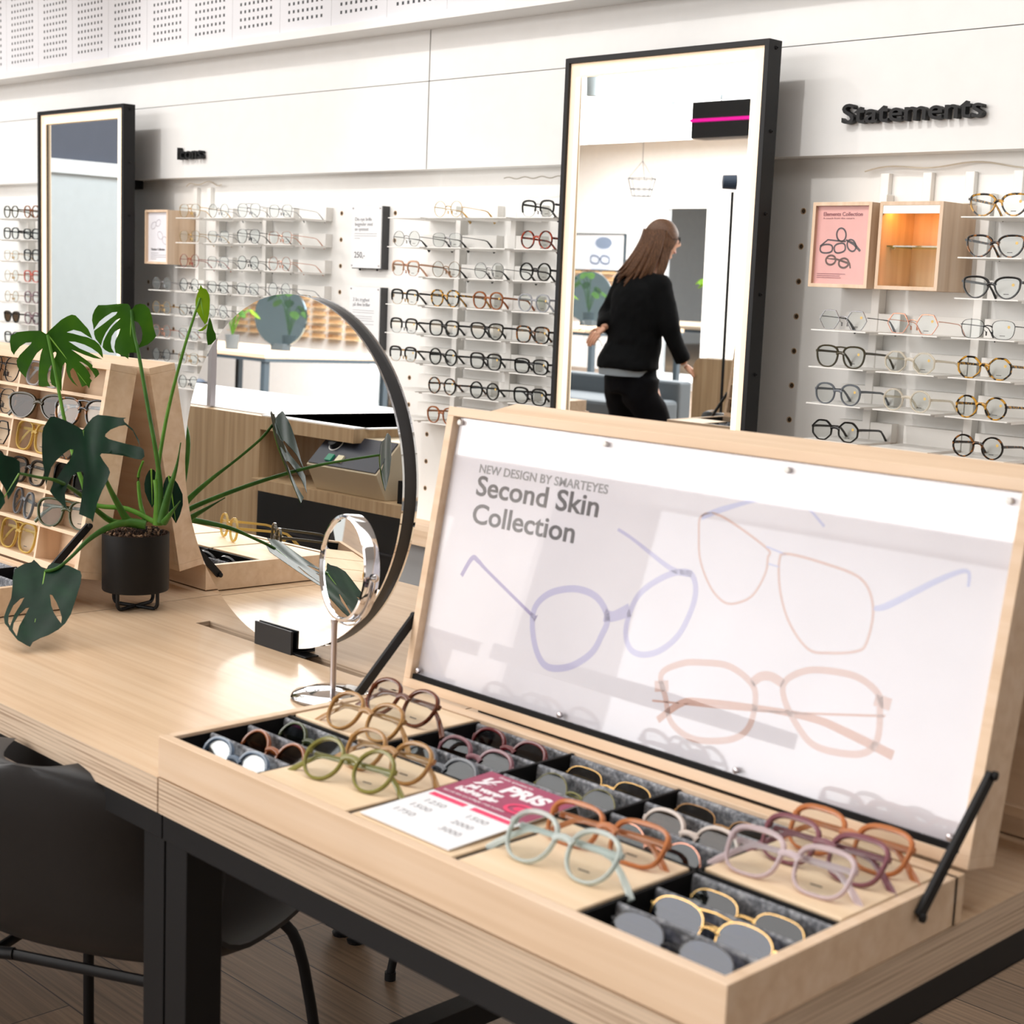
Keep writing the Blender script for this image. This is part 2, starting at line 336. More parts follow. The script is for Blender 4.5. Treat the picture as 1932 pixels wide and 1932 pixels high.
# ---------------------------------------------------------------- display shelves on the wall
ROWZ = [1.534, 1.438, 1.341, 1.246, 1.150, 1.055, .960, .863]
ORD = ['top', 'second', 'third', 'fourth', 'fifth', 'sixth', 'seventh', 'eighth']
def shelf_proto():
    m = MB().box(0, .165, 0, .19, -.003, 0).box(0, .165, .158, .19, 0, .046).box(.162, .165, .02, .158, -.008, -.003)
    return m.build('display_shelf', SHELFW)
SP = None
SECT = {
 'statements': dict(name='Statements display', cols=[-2.323, -2.121, -1.918, -1.716]),
 'mid': dict(name='middle display', cols=[-4.05, -3.848, -3.645, -3.44]),
 'icons': dict(name='Icons display', cols=[-5.56, -5.36, -5.16, -4.96, -4.76]),
 'far': dict(name='far left display', cols=[-7.05, -6.85, -6.655]),
}
CW = {'statements': ['leftmost', 'second', 'third', 'last'], 'mid': ['leftmost', 'second', 'third', 'rightmost'],
      'icons': ['leftmost', 'second', 'middle', 'fourth', 'rightmost'], 'far': ['leftmost', 'middle', 'rightmost']}
SKIP = {('statements', 0): (0, 1, 2), ('statements', 1): (0, 1, 2), ('icons', 0): (0, 1, 2), ('icons', 3): (5, 6, 7), ('icons', 4): (5, 6, 7), ('icons', 2): (6, 7), ('icons', 1): ()}
SKIP[('statements', 3)] = tuple(range(8)); SKIP[('mid', 0)] = ()
for s, d in SECT.items():
    for ci, x in enumerate(d['cols']):
        for ri, z in enumerate(ROWZ):
            if ri in SKIP.get((s, ci), ()): continue
            if s == 'statements' and ri == 7: continue
            if s == 'far' and ri == 7: continue
            if SP is None: o = SP = shelf_proto()
            else: o = SP.copy(); col.objects.link(o)
            o.location = (x, 3.38, z)
            tag(o, 'white shelf of the %s, %s row from top, %s column' % (d['name'], ORD[ri], CW[s][ci]), 'shelf', 'white glasses shelves on the display wall')
# uprights
for nm, xs, z0, z1 in (('statements', (-2.235, -1.94), .8, 1.60), ('mid', (-3.87, -3.605), .8, 1.56), ('icons', (-5.445, -5.30, -4.98), .8, 1.575), ('far', (-6.68, -6.90), .8, 1.575)):
    for i, x in enumerate(xs):
        tag(B(x - .012, x + .012, 3.535, 3.57, z0, z1).build('shelf_upright', SHELFW, bevel=.002),
            'white upright strip behind the %s shelves, %s from the left' % (SECT[nm]['name'], ['first', 'second', 'third'][i]), 'upright', 'white uprights of the display wall')
# tall white slats with a loose cable above the wooden boxes
def slats(label, xs, z0, z1, name='cable_slat'):
    t = thing('light_rail', (sum(xs) / len(xs), 3.57, z0), label, 'rail')
    for x in xs: B(x - .013, x + .013, 3.552, 3.57, z0, z1).build('upright', SHELFW, t, bevel=.002)
    pts = []
    for i in range(25):
        u = i / 24; x = xs[0] - .06 + (xs[-1] - xs[0] + .16) * u
        pts.append((x, 3.55 - .006 * math.sin(7 * u), z1 + .006 + .012 * math.sin(PI * u) + .006 * math.sin(13 * u)))
    MB().tube(pts, .0022, 6).build('cable', mat('cable_beige', (206, 196, 180), .5), t, smooth=True)
slats('four white slats with a loose cable on top above the wooden display boxes', (-2.245, -2.12, -2.0, -1.87), 1.575, 1.655)
slats('two white slats with a curved cable above the plywood box below Icons', (-5.49, -5.39), 1.575, 1.665)
for i, (x, z) in enumerate(((-3.50, 1.664), )):
    pts = [(x - .12 + .012 * k, 3.50, z + .003 * math.sin(k)) for k in range(26)]
    tag(MB().tube(pts, .002, 6).build('loose_cable', mat('cable_grey', (170, 165, 155), .5), smooth=True), 'thin loose cable lying above the middle display', 'cable')

# ---------------------------------------------------------------- wall lettering
def sign3d(name, s, x0, x1, zb, cap, label):
    t = thing(name, ((x0 + x1) / 2, 3.5, zb), label, 'lettering')
    o = text('letters', s, cap / .70, BLACK, t, (x0, 3.485, zb), (1, 0, 0), (0, 0, 1), .010, bold=.0009, width=x1 - x0)
    return t
sign3d('wall_lettering', 'Statements', -2.342, -1.94, 1.778, .049, 'large black raised letters reading Statements on the upper wall')
sign3d('wall_lettering', 'Icons', -5.51, -5.335, 1.772, .047, 'small black raised letters reading Icons on the upper wall')

# ---------------------------------------------------------------- framed boxes on the wall
def frame_box(x0, x1, z0, z1, yf, label, nm='display_box'):
    t = thing(nm, ((x0 + x1) / 2, 3.57, z0), label, 'display box')
    b = .009
    m = MB().box(x0, x0 + b, yf, 3.57, z0, z1).box(x1 - b, x1, yf, 3.57, z0, z1).box(x0 + b, x1 - b, yf, 3.57, z0, z0 + b).box(x0 + b, x1 - b, yf, 3.57, z1 - b, z1)
    m.build('casing', BIRCHZ, t, bevel=.0006)
    return t, b
def glyph(mbx, P, pts, r, ax, ay, org, off, closed=False, mi=0):
    """flat printed stroke on a poster"""
    ax, ay = Vector(ax), Vector(ay); nz = ax.cross(ay); q = [Vector(org) + ax * x + ay * y + nz * off for x, y in pts]
    n = len(q); L = []; Rr = []
    for i in range(n):
        a = q[(i - 1) % n] if (closed or i > 0) else q[i]; b = q[(i + 1) % n] if (closed or i < n - 1) else q[i]
        t = (b - a).normalized(); s = nz.cross(t)
        rr = r[i] if isinstance(r, (list, tuple)) else r
        L.append(q[i] + s * rr); Rr.append(q[i] - s * rr)
    vs = L + Rr; fs = [(i, (i + 1) % n, n + (i + 1) % n, n + i) for i in range(n if closed else n - 1)]
    mbx.add(vs, fs, mi)
def smooth2(pts, closed=True, k=6):
    out = []; n = len(pts)
    for i in range(n if closed else n - 1):
        p0, p1, p2, p3 = (pts[(i - 1) % n] if closed or i > 0 else pts[i]), pts[i], pts[(i + 1) % n], (pts[(i + 2) % n] if closed or i < n - 2 else pts[i + 1])
        for j in range(k):
            t = j / k; t2 = t * t; t3 = t2 * t
            out.append(tuple(.5 * (2 * p1[c] + (-p0[c] + p2[c]) * t + (2 * p0[c] - 5 * p1[c] + 4 * p2[c] - p3[c]) * t2 + (-p0[c] + 3 * p1[c] - 3 * p2[c] + p3[c]) * t3) for c in range(len(p1))))
    if not closed: out.append(tuple(pts[-1]))
    return out
def el(cx, cy, a, b, rot=0, n=20, p=2.0):
    o = []
    for i in range(n):
        t = 2 * PI * i / n; x = a * math.copysign(abs(math.cos(t)) ** (2 / p), math.cos(t)); y = b * math.copysign(abs(math.sin(t)) ** (2 / p), math.sin(t))
        o.append((cx + x * math.cos(rot) - y * math.sin(rot), cy + x * math.sin(rot) + y * math.cos(rot)))
    return o
# pink poster box
x0, x1, z0, z1, yf = -2.362, -2.184, 1.355, 1.572, 3.408
t, b = frame_box(x0, x1, z0, z1, yf, 'wooden box frame with a pink eyewear poster behind glass, left of the open lit box')
po = B(x0 + b, x1 - b, yf + .012, yf + .016, z0 + b, z1 - b).build('poster', mat('poster_pink', (240, 178, 172), .5), t)
g = MB(); A, Z_, O_ = (1, 0, 0), (0, 0, 1), (x0, yf + .012, z0)
glyph(g, 0, el(.085, .135, .014, .017, .3), .0022, A, Z_, O_, .0006, True); glyph(g, 0, el(.042, .099, .019, .011, .05, p=2.6), .0022, A, Z_, O_, .0006, True)
glyph(g, 0, el(.083, .101, .017, .012, .2, p=2.6), .0022, A, Z_, O_, .0006, True); glyph(g, 0, el(.118, .108, .012, .016, .6), .0022, A, Z_, O_, .0006, True)
glyph(g, 0, [(.022, .105), (.045, .122), (.08, .119), (.10, .118)], .002, A, Z_, O_, .0006); glyph(g, 0, [(.10, .122), (.125, .112), (.145, .094)], [.002, .004, .003], A, Z_, O_, .0006)
glyph(g, 0, el(.058, .070, .015, .012, .1), .0026, A, Z_, O_, .0006, True, 1); glyph(g, 0, el(.098, .063, .015, .012, .1), .0026, A, Z_, O_, .0006, True, 1)
glyph(g, 0, [(.045, .074), (.078, .072), (.116, .062), (.119, .05)], [.001, .0026, .003, .002], A, Z_, O_, .0007, False, 1)
g.build('printed_glasses', [mat('print_dark', (58, 44, 52), .6), mat('print_brown', (88, 54, 44), .6)], po, org=(t.location if False else po.parent['_o']))
INK = mat('ink_grey', (92, 90, 94), .6); INKL = mat('ink_light', (150, 150, 154), .6); INKP = mat('ink_plum', (150, 78, 88), .6)
text('lettering', 'Elements Collection', .0135, INKP, t, (x0 + .026, yf + .0112, z1 - .034), (1, 0, 0), (0, 0, 1), .0002, .0002, .118)
text('lettering', 'A touch from the nature', .006, INKP, t, (x0 + .026, yf + .0112, z1 - .042), (1, 0, 0), (0, 0, 1), .0002, 0, .095)
for k in range(3): B(x0 + .018, x0 + (.105, .088, .092)[k], yf + .011, yf + .0118, z0 + .034 - .005 * k, z0 + .0355 - .005 * k).build('small_print', INKP, t)
B(x0 + b, x1 - b, yf + .005, yf + .0065, z0 + b, z1 - b).build('glass', ACRYL, t)
# open lit box with a glass shelf
x0, x1, z0, z1, yf = -2.161, -1.983, 1.355, 1.572, 3.408
t, b = frame_box(x0, x1, z0, z1, yf, 'open plywood display box lit warm inside with one glass shelf')
B(x0 + b, x1 - b, 3.56, 3.566, z0 + b, z1 - b).build('back_panel', BIRCHZ, t)
B(x0 + b, x1 - b, yf + .001, yf + .012, z1 - b - .020, z1 - b).build('light_cover', SHELFW, t)
B(x0 + b, x1 - b, yf + .03, 3.555, (z0 + z1) / 2 - .002, (z0 + z1) / 2 + .002).build('glass_shelf', GLASS, t)
MB().lathe([(0, 0), (.004, 0), (.004, .012), (0, .012)], (x0 + b, yf + .05, (z0 + z1) / 2 - .005), 10, axis=(1, 0, 0)).build('shelf_pin', CHROME, t)
B(x0 + b + .01, x1 - b - .01, yf + .03, yf + .05, z1 - b - .008, z1 - b - .001).build('light_strip', mat('warm_led', (255, 190, 90), .5, emit=22, emit_rgb=(255, 176, 84)), t)
# box under Icons
x0, x1, z0, z1, yf = -5.637, -5.464, 1.350, 1.567, 3.408
t, b = frame_box(x0, x1, z0, z1, yf, 'plywood box frame with a white line-drawing poster under the Icons lettering')
B(x0 + b, x1 - b, yf + .012, yf + .016, z0 + b, z1 - b).build('poster', mat('poster_white', (228, 228, 234), .5), t)
g = MB(); O_ = (x0, yf + .012, z0)
for q in (el(.05, .155, .02, .012, .5), el(.085, .165, .018, .012, .5), el(.10, .115, .02, .014, -.5), el(.135, .095, .02, .014, -.5)): glyph(g, 0, q, .0008, A, Z_, O_, .0006, True)
g.build('printed_glasses', mat('print_thin', (150, 140, 150), .6), t)
text('lettering', 'Titanium Collection', .013, INK, t, (x0 + .03, yf + .0112, z0 + .055), (1, 0, 0), (0, 0, 1), .0002, .0002, .105)
for k in range(4): B(x0 + .03, x0 + (.09, .145, .145, .07)[k], yf + .011, yf + .0118, z0 + .043 - .008 * k, z0 + .0445 - .008 * k).build('small_print', INKL, t)
# price and guarantee signs
def wall_sign(x0, x1, z0, z1, heading, price, lines, label):
    t = thing('wall_sign', ((x0 + x1) / 2, 3.57, z0), label, 'sign')
    B(x0 + .002, x1 + .004, 3.54, 3.57, z0 - .003, z1).build('holder', mat('dark_holder', (58, 58, 60), .4), t)
    B(x0, x1, 3.535, 3.541, z0, z1).build('sheet', mat('sign_sheet', (232, 234, 236), .3), t)
    for sx in (x0 + .03, x1 - .04): MB().lathe([(0, 0), (.004, 0), (.004, .006), (0, .006)], (sx, 3.555, z0 - .009), 10).build('foot', BLACK, t)
    for sx in (x0 + .008, x1 - .008):
        for sz in (z0 + .008, z1 - .008): MB().lathe([(0, 0), (.003, 0), (.003, .002), (0, .002)], (sx, 3.535, sz), 10, axis=(0, -1, 0)).build('screw', STEEL, t)
    for k, h in enumerate(heading): text('lettering', h, .0175, INKL, t, (x0 + .02, 3.5343, z1 - .052 - .0175 * k), (1, 0, 0), (0, 0, 1), .0002, 0.0)
    for k, (dz, wd) in enumerate(lines): B(x0 + .02, x0 + .02 + wd, 3.534, 3.535, z1 - dz, z1 - dz + .0012).build('small_print', INKL, t)
    if price: text('lettering', price, .03, INK, t, (x0 + .02, 3.5343, z0 + .036), (1, 0, 0), (0, 0, 1), .0002, 0)
wall_sign(-4.44, -4.272, 1.364, 1.583, ('Din nye brille', 'begynder med', 'en synstest'), '250,-', ((.098, .125), (.106, .125), (.115, .03)), 'upper white price sign reading 250 in a dark holder on the wall')
wall_sign(-4.44, -4.27, 1.078, 1.297, ('2 \u00e5rs tryghed', 'p\u00e5 dine briller'), None, ((.085, .12), (.093, .12), (.106, .11), (.114, .11), (.122, .12), (.134, .12)), 'lower white guarantee text sign on the wall, behind the round mirror')

# ---------------------------------------------------------------- big lit mirrors
def lit_mirror(x0, x1, z1, z0, label, tilt=0.0, nx=5):
    yf, yb = 3.32, 3.375
    t = thing('lit_wall_mirror', ((x0 + x1) / 2, 3.5, z0), label, 'mirror')
    f = .015; g = .040
    m = MB()
    m.box(x0, x0 + f, yf, yb, z0, z1).box(x1 - f, x1, yf, yb, z0, z1).box(x0 + f, x1 - f, yf, yb, z0, z0 + f).box(x0 + f, x1 - f, yf, yb, z1 - f, z1).box(x0 + f, x1 - f, yb - .006, yb, z0 + f, z1 - f)
    m.build('frame', BLACK, t, bevel=.001)
    a0, a1, c0, c1 = x0 + f, x1 - f, z0 + f, z1 - f
    MB().box(a0, a0 + g, yf + .010, yf + .016, c0, c1).box(a1 - g, a1, yf + .010, yf + .016, c0, c1).box(a0 + g, a1 - g, yf + .010, yf + .016, c1 - g, c1).box(a0 + g, a1 - g, yf + .010, yf + .016, c0, c0 + g).build('lit_border', GLOW, t)
    h = .016
    MB().box(a0 + g - h, a0 + g, yf + .008, yf + .010, c0 + g, c1 - g).box(a1 - g, a1 - g + h, yf + .008, yf + .010, c0 + g, c1 - g).box(a0 + .04, a1 - .04, yf + .008, yf + .010, c1 - .034, c1 - .014).build('led_strip', GLOW2, t)
    d = math.tan(tilt) * (c1 - c0 - 2 * g)
    mm = MB(); yg = yf + .022
    A0, A1, C0, C1 = a0 + g, a1 - g, c0 + g, c1 - g
    mm.add([(A0, yg, C0), (A1, yg, C0), (A1, yg - d, C1), (A0, yg - d, C1), (A0, yg + .004, C0), (A1, yg + .004, C0), (A1, yg + .004, C1), (A0, yg + .004, C1)],
           [(0, 1, 2, 3), (7, 6, 5, 4), (0, 4, 5, 1), (1, 5, 6, 2), (2, 6, 7, 3), (3, 7, 4, 0)])
    mm.build('mirror_glass', MIRROR, t)
    for k in range(nx):
        z = z1 - .02 - (z1 - z0 - .04) * k / (nx - 1)
        MB().lathe([(0, 0), (.005, 0), (.005, .003), (.003, .004), (.0028, .002), (0, .002)], (x1, (yf + yb) / 2 + .003, z), 12, axis=(1, 0, 0)).build('screw', BLACK, t)
    for z in (z0 + .3, z1 - .3): B((x0 + x1) / 2 - .1, (x0 + x1) / 2 + .1, yb, 3.5 if z > 1.7 else 3.57, z - .02, z + .02).build('bracket', BLACK, t)
lit_mirror(-3.196, -2.470, 1.983, .25, 'tall black-framed mirror with a glowing border beside the Statements lettering', R(.35), 9)
lit_mirror(-6.379, -5.659, 1.985, .25, 'far tall black-framed mirror with a glowing border reflecting a grey door', 0, 9)
# ---------------------------------------------------------------- eyewear
# kind: lens half width a, half height b, superellipse power, widening towards the top, outer lift, gap between lenses, rim thickness (side, top), depth
KINDS = {
 'round':   dict(a=.0225, b=.0215, p=2.0, tp=.02, lift=0, gap=.020, t=.0030, tt=.0036, d=.0040, hz=.25),
 'wire_round': dict(a=.0235, b=.0220, p=2.0, tp=.03, lift=0, gap=.020, t=.0010, tt=.0010, d=.0014, hz=.25),
 'wire_square': dict(a=.0250, b=.0195, p=2.9, tp=.10, lift=0, gap=.018, t=.0010, tt=.0010, d=.0014, hz=.45),
 'wire_aviator': dict(a=.0265, b=.0225, p=2.5, tp=.16, lift=0, gap=.016, t=.0011, tt=.0011, d=.0016, hz=.5, bar=1),
 'panto':   dict(a=.0235, b=.0215, p=2.3, tp=.10, lift=.0005, gap=.018, t=.0028, tt=.0042, d=.0042, hz=.45),
 'square':  dict(a=.0250, b=.0200, p=3.0, tp=.08, lift=.0010, gap=.017, t=.0030, tt=.0050, d=.0044, hz=.5),
 'rect':    dict(a=.0260, b=.0180, p=3.3, tp=.07, lift=.0008, gap=.017, t=.0030, tt=.0044, d=.0044, hz=.45),
 'aviator': dict(a=.0260, b=.0225, p=2.6, tp=.16, lift=.0005, gap=.016, t=.0030, tt=.0040, d=.0042, hz=.5, bar=1),
 'cat':     dict(a=.0265, b=.0205, p=2.2, tp=.24, lift=.0050, gap=.016, t=.0028, tt=.0046, d=.0044, hz=.62),
 'brow':    dict(a=.0245, b=.0205, p=2.7, tp=.12, lift=.0012, gap=.017, t=.0009, tt=.0009, d=.0014, hz=.6, brow=1),
 'hex':     dict(a=.0245, b=.0210, p=2.1, tp=.04, lift=0, gap=.019, t=.0028, tt=.0040, d=.0040, hz=.35, ngon=8),
 'wire_hex': dict(a=.0250, b=.0220, p=2.1, tp=.03, lift=0, gap=.019, t=.0013, tt=.0026, d=.0018, hz=.35, ngon=6),
 'oversize': dict(a=.0290, b=.0265, p=2.8, tp=.10, lift=.0005, gap=.014, t=.0030, tt=.0040, d=.0042, hz=.5, bar=1),
}
def outline(k, side, grow=0.0, n=36):
    a, b = k['a'] + grow, k['b'] + grow; o = []
    cx = side * (k['gap'] / 2 + k['a'] + .0015)
    for i in range(n):
        t = 2 * PI * i / n
        if k.get('ngon'):
            m = k['ngon']; st = 2 * PI / m; ph = (t + st / 2 * (m == 8)) % st - st / 2; rr = math.cos(st / 2) / math.cos(ph) * 1.06; rr = rr * .8 + .2
            x, z = a * math.cos(t) * rr, b * math.sin(t) * rr
        else:
            x = a * math.copysign(abs(math.cos(t)) ** (2 / k['p']), math.cos(t)); z = b * math.copysign(abs(math.sin(t)) ** (2 / k['p']), math.sin(t))
        x *= 1 + k['tp'] * z / b
        ou = max(0, x / a); z += k['lift'] * ou * ou * (1 if z > 0 else .2)
        o.append((cx + side * x, z))
    return o
GCACHE = {}
def rimpart(k):
    m = MB(); n = 36; zc = k['b'] + k['t']
    for s in (-1, 1):
        inn = outline(k, s, 0); out = []
        cx = s * (k['gap'] / 2 + k['a'] + .0015)
        for i, (x, z) in enumerate(inn):
            th = k['t'] + (k['tt'] - k['t']) * max(0, math.sin(2 * PI * i / n)) ** .7
            d = Vector((x - cx, z)); d.normalize(); out.append((x + d.x * th, z + d.y * th))
        d2 = k['d'] / 2
        rings = [[(x, -d2, z + zc) for x, z in inn], [(x + (ox - x) * .15, -d2 - .0004, z + (oz - z) * .15 + zc) for (x, z), (ox, oz) in zip(inn, out)],
                 [(x + (ox - x) * .85, -d2 - .0004, z + (oz - z) * .85 + zc) for (x, z), (ox, oz) in zip(inn, out)], [(x, -d2 + .0004, z + zc) for x, z in out], [(x, d2, z + zc) for x, z in out], [(x, d2, z + zc) for x, z in inn]]
        vs = [v for g in rings for v in g]; q = len(rings)
        m.add(vs, [(j * n + i, j * n + (i + 1) % n, ((j + 1) % q) * n + (i + 1) % n, ((j + 1) % q) * n + i) for j in range(q) for i in range(n)])
    thin = k['t'] < .002
    zb = zc + k['b'] * (.30 if not k.get('brow') else .55); g = k['gap'] / 2 + .0015
    r = .0011 if thin else .0026
    pts = [(-g, 0, zb - .001), (-g * .6, -.0012, zb + .0015), (0, -.0018, zb + .0024), (g * .6, -.0012, zb + .0015), (g, 0, zb - .001)]
    m.tube(pts, [r * 1.3, r, r * .95, r, r * 1.3], 8, flat=1.25)
    if k.get('bar'): m.tube([(-g - .008, 0, zc + k['b'] * .93), (0, -.001, zc + k['b'] * 1.0), (g + .008, 0, zc + k['b'] * .93)], r * .8, 8)
    if thin or k.get('brow'):
        for s in (-1, 1):
            m.tube([(s * (g + .0005), .001, zc - .001), (s * (g - .001), .006, zc - .003), (s * (g - .003), .007, zc - .007)], .0006, 5)
            m.obox((s * (g - .0035), .0075, zc - .009), (1, s * .6, 0), (0, 1, 0), (0, 0, 1), .0008, .0022, .0045)
    W = k['gap'] / 2 + 2 * k['a'] * (1 + .5 * k['tp'] * k['hz']) + .002
    return m, W, zc, zb
def browpart(k):
    m = MB(); n = 36; zc = k['b'] + k['t']
    for s in (-1, 1):
        inn = outline(k, s, 0); sel = [i for i in range(n) if -.05 < math.sin(2 * PI * i / n) or i in (n - 1, n // 2 + 1)]
        sel = [n - 2, n - 1] + list(range(0, n // 2 + 2))
        cx = s * (k['gap'] / 2 + k['a'] + .0015); ro, ri = [], []
        for i in sel:
            x, z = inn[i % n]; d = Vector((x - cx, z)).normalized(); w = .0045 * max(.25, math.sin(max(.05, 2 * PI * (i % n) / n if i < n // 2 + 2 else .05))) ; w = max(.0016, w)
            ro.append((x + d.x * w, z + d.y * w + zc)); ri.append((x - d.x * .0008, z - d.y * .0008 + zc))
        N = len(sel); vs = [(x, -.0028, z) for x, z in ri] + [(x, -.0028, z) for x, z in ro] + [(x, .0022, z) for x, z in ro] + [(x, .0022, z) for x, z in ri]
        fs = [(j * N + i, j * N + i + 1, ((j + 1) % 4) * N + i + 1, ((j + 1) % 4) * N + i) for j in range(4) for i in range(N - 1)] + [(0, N, 2 * N, 3 * N), (N - 1, 2 * N - 1, 3 * N - 1, 4 * N - 1)]
        m.add(vs, fs)
    return m
def glasses_meshes(kind, tstyle):
    """front rims, brow line, lenses and temple meshes shared by every pair of the kind"""
    key = (kind, tstyle)
    if key in GCACHE: return GCACHE[key]
    k = KINDS[kind]; m, W, zc, zb = rimpart(k); hz = zc + k['b'] * k['hz']
    thin = k['t'] < .002
    for s in (-1, 1): m.obox((s * (W + .0005), .0015, hz), (1, 0, 0), (0, 1, 0), (0, 0, 1), .0026 if not thin else .0014, .0028 if not thin else .0018, .0026 if not thin else .001)
    fr = m.build('frame', BLACK, smooth=True); FM = fr.data; bpy.data.objects.remove(fr)
    BM = None
    if k.get('brow'): o = browpart(k).build('brow_line', BLACK, smooth=True); BM = o.data; bpy.data.objects.remove(o)
    LM = []
    for s in (-1, 1):
        inn = outline(k, s, .0003); n = len(inn)
        vs = [(x, -.0006, z + zc) for x, z in inn] + [(x, .0006, z + zc) for x, z in inn]
        o = MB().add(vs, [tuple(range(n))[::-1], tuple(range(n, 2 * n))] + [(i, (i + 1) % n, n + (i + 1) % n, n + i) for i in range(n)]).build('lens', LENS); LM.append(o.data); bpy.data.objects.remove(o)
    # a temple: hinge at origin, runs along +y, drops behind the ear
    mt = MB(); L = .138
    P = [(0, 0, 0), (0, .02, .0004), (0, .06, .0003), (0, .092, 0), (0, .104, -.0022), (0, .118, -.012), (0, .130, -.0225), (0, L, -.031)]
    if tstyle == 'wire': rr = [.0010, .0008, .0008, .0008, .0009, .0014, .0017, .0016]
    elif tstyle == 'wire_tip': rr = [.0010, .0008, .0008, .0012, .0016, .0026, .0034, .0036]
    else: rr = [.0026, .0024, .0022, .0021, .0022, .0026, .0030, .0030]
    mt.tube(P, rr, 8, flat=1.25, up=(0, 0, 1))
    if tstyle != 'acetate':
        # thin in x
        mt.v = [(x * .7, y, z) for x, y, z in mt.v]
    else: mt.v = [(x * .6, y, z) for x, y, z in mt.v]
    o = mt.build('temple', BLACK, smooth=True); TM = o.data; bpy.data.objects.remove(o)
    GCACHE[key] = (FM, BM, LM, TM, W, hz, zc); return GCACHE[key]
MCACHE = {}
def with_mat(me, m):
    k = (me.name, m.name)
    if k not in MCACHE: c = me.copy(); c.materials.clear(); c.materials.append(m); MCACHE[k] = c
    return MCACHE[k]
def glasses(kind, m, loc, label, group=None, rot=(0, 0, 0), tstyle=None, mt=None, mb=None, lens=None, folded=False, scale=1.0, mark=True, sticker=False):
    k = KINDS[kind]; thin = k['t'] < .002
    tstyle = tstyle or ('wire' if thin and not k.get('brow') else 'acetate')
    FM, BM, LM, TM, W, hz, zc = glasses_meshes(kind, tstyle)
    t = bpy.data.objects.new('eyeglasses', None); col.objects.link(t); t.location = loc; t.rotation_euler = rot; t.scale = (scale,) * 3; t.empty_display_size = .02
    tag(t, label, 'glasses', group)
    def put(me, nm, m_, l=(0, 0, 0), r=(0, 0, 0), par=t):
        o = bpy.data.objects.new(nm, with_mat(me, m_)); col.objects.link(o); o.parent = par; o.location = l; o.rotation_euler = r; return o
    fr = put(FM, 'frame', m)
    if BM: put(BM, 'brow_line', mb or m)
    for L in LM: put(L, 'lens', lens or LENS)
    mt = mt or mb or m
    if not folded:
        for s in (-1, 1): put(TM, 'temple', mt, (s * (W + .0005), .003, hz), (R(-3), 0, R(s * 3)))
    else:
        for s in (-1, 1): put(TM, 'temple', mt, (s * (W - .001), .006 if s > 0 else .010, hz), (R(0), 0, R(s * 89)))
    if mark:
        if 'mark' not in GCACHE:
            o = B(-.006, .006, -.0009, -.0007, -.0006, .0006).build('lens_print', BLACK); GCACHE['mark'] = o.data; bpy.data.objects.remove(o)
            o = MB().lathe([(0, 0), (.0032, 0), (.0032, .0002), (0, .0002)], (0, 0, 0), 12, axis=(0, -1, 0)).build('sticker', mat('gold_sticker', (226, 190, 104), .4)); GCACHE['sticker'] = o.data; bpy.data.objects.remove(o)
        cx = k['gap'] / 2 + k['a'] + .0015
        o = bpy.data.objects.new('lens_print', with_mat(GCACHE['mark'], BLACK)); col.objects.link(o); o.parent = t; o.location = (cx - .001, -.0002, zc - k['b'] * .62)
        if sticker: o = bpy.data.objects.new('sticker', GCACHE['sticker']); col.objects.link(o); o.parent = t; o.location = (cx + k['a'] * .5, -.0009, zc + k['b'] * .35)
    return t
A_BLACK = mat('acetate_black', (14, 14, 15), .16); A_OLIVE = mat('acetate_olive', (62, 56, 38), .2); A_BROWN = clear('acetate_brown', (170, 104, 62), .75, .12, (206, 150, 108))
A_TORT = spotted('tortoise', (22, 16, 12), (206, 152, 54), 90, .52); A_DTORT = spotted('dark_tortoise', (20, 14, 12), (150, 92, 34), 90, .6); A_RED = spotted('red_tortoise', (70, 18, 12), (168, 62, 34), 70, .5)
A_CLEAR = clear('acetate_crystal', (236, 230, 220), .42, .08, (250, 246, 236)); A_GREY = clear('acetate_grey', (120, 126, 134), .72, .12, (170, 176, 184)); A_LGREY = clear('acetate_light_grey', (196, 198, 204), .5, .08, (226, 228, 232))
A_PINK = clear('acetate_blush', (226, 186, 160), .7, .1, (240, 210, 190)); A_YEL = clear('acetate_honey', (226, 200, 120), .5, .08, (244, 228, 170)); A_TAN = clear('acetate_tan', (176, 134, 82), .82, .15, (200, 160, 110))
A_DBROWN = mat('acetate_dark_brown', (92, 44, 22), .16); A_GREEN = clear('acetate_green', (138, 134, 70), .8, .12, (170, 170, 100)); A_DGREEN = clear('acetate_moss', (74, 84, 50), .7, .12, (110, 120, 80))
A_ORANGE = clear('acetate_orange', (204, 132, 84), .75, .1, (232, 170, 120)); A_ICE = clear('acetate_ice', (206, 216, 214), .62, .1, (228, 236, 234)); A_LILAC = clear('acetate_lilac', (220, 204, 208), .62, .1, (236, 224, 228))
A_PURPLE = clear('acetate_purple', (142, 92, 102), .8, .12, (170, 120, 130)); A_BURG = clear('acetate_burgundy', (110, 34, 40), .8, .12, (150, 70, 76)); A_BLUE = clear('acetate_steel_blue', (92, 112, 134), .9, .15, (140, 160, 180))
A_AMBER = clear('acetate_amber', (150, 86, 44), .85, .12, (180, 120, 70)); A_CORAL = clear('acetate_coral', (222, 112, 96), .8, .12, (236, 150, 136)); A_MAUVE = clear('acetate_mauve', (170, 142, 150), .7, .12, (200, 180, 186)); A_BEIGE = mat('acetate_beige', (202, 188, 178), .25)
M_GOLD = mat('metal_gold', (196, 160, 104), .22, 1.0); M_SILV = mat('metal_silver', (150, 150, 154), .22, 1.0); M_BLK = mat('metal_black', (30, 30, 32), .3, .6); M_ROSE = mat('metal_rose', (206, 150, 128), .25, 1.0); M_BRONZE = mat('metal_bronze', (132, 100, 66), .28, 1.0); M_RED = mat('metal_red', (168, 62, 44), .3, .7)

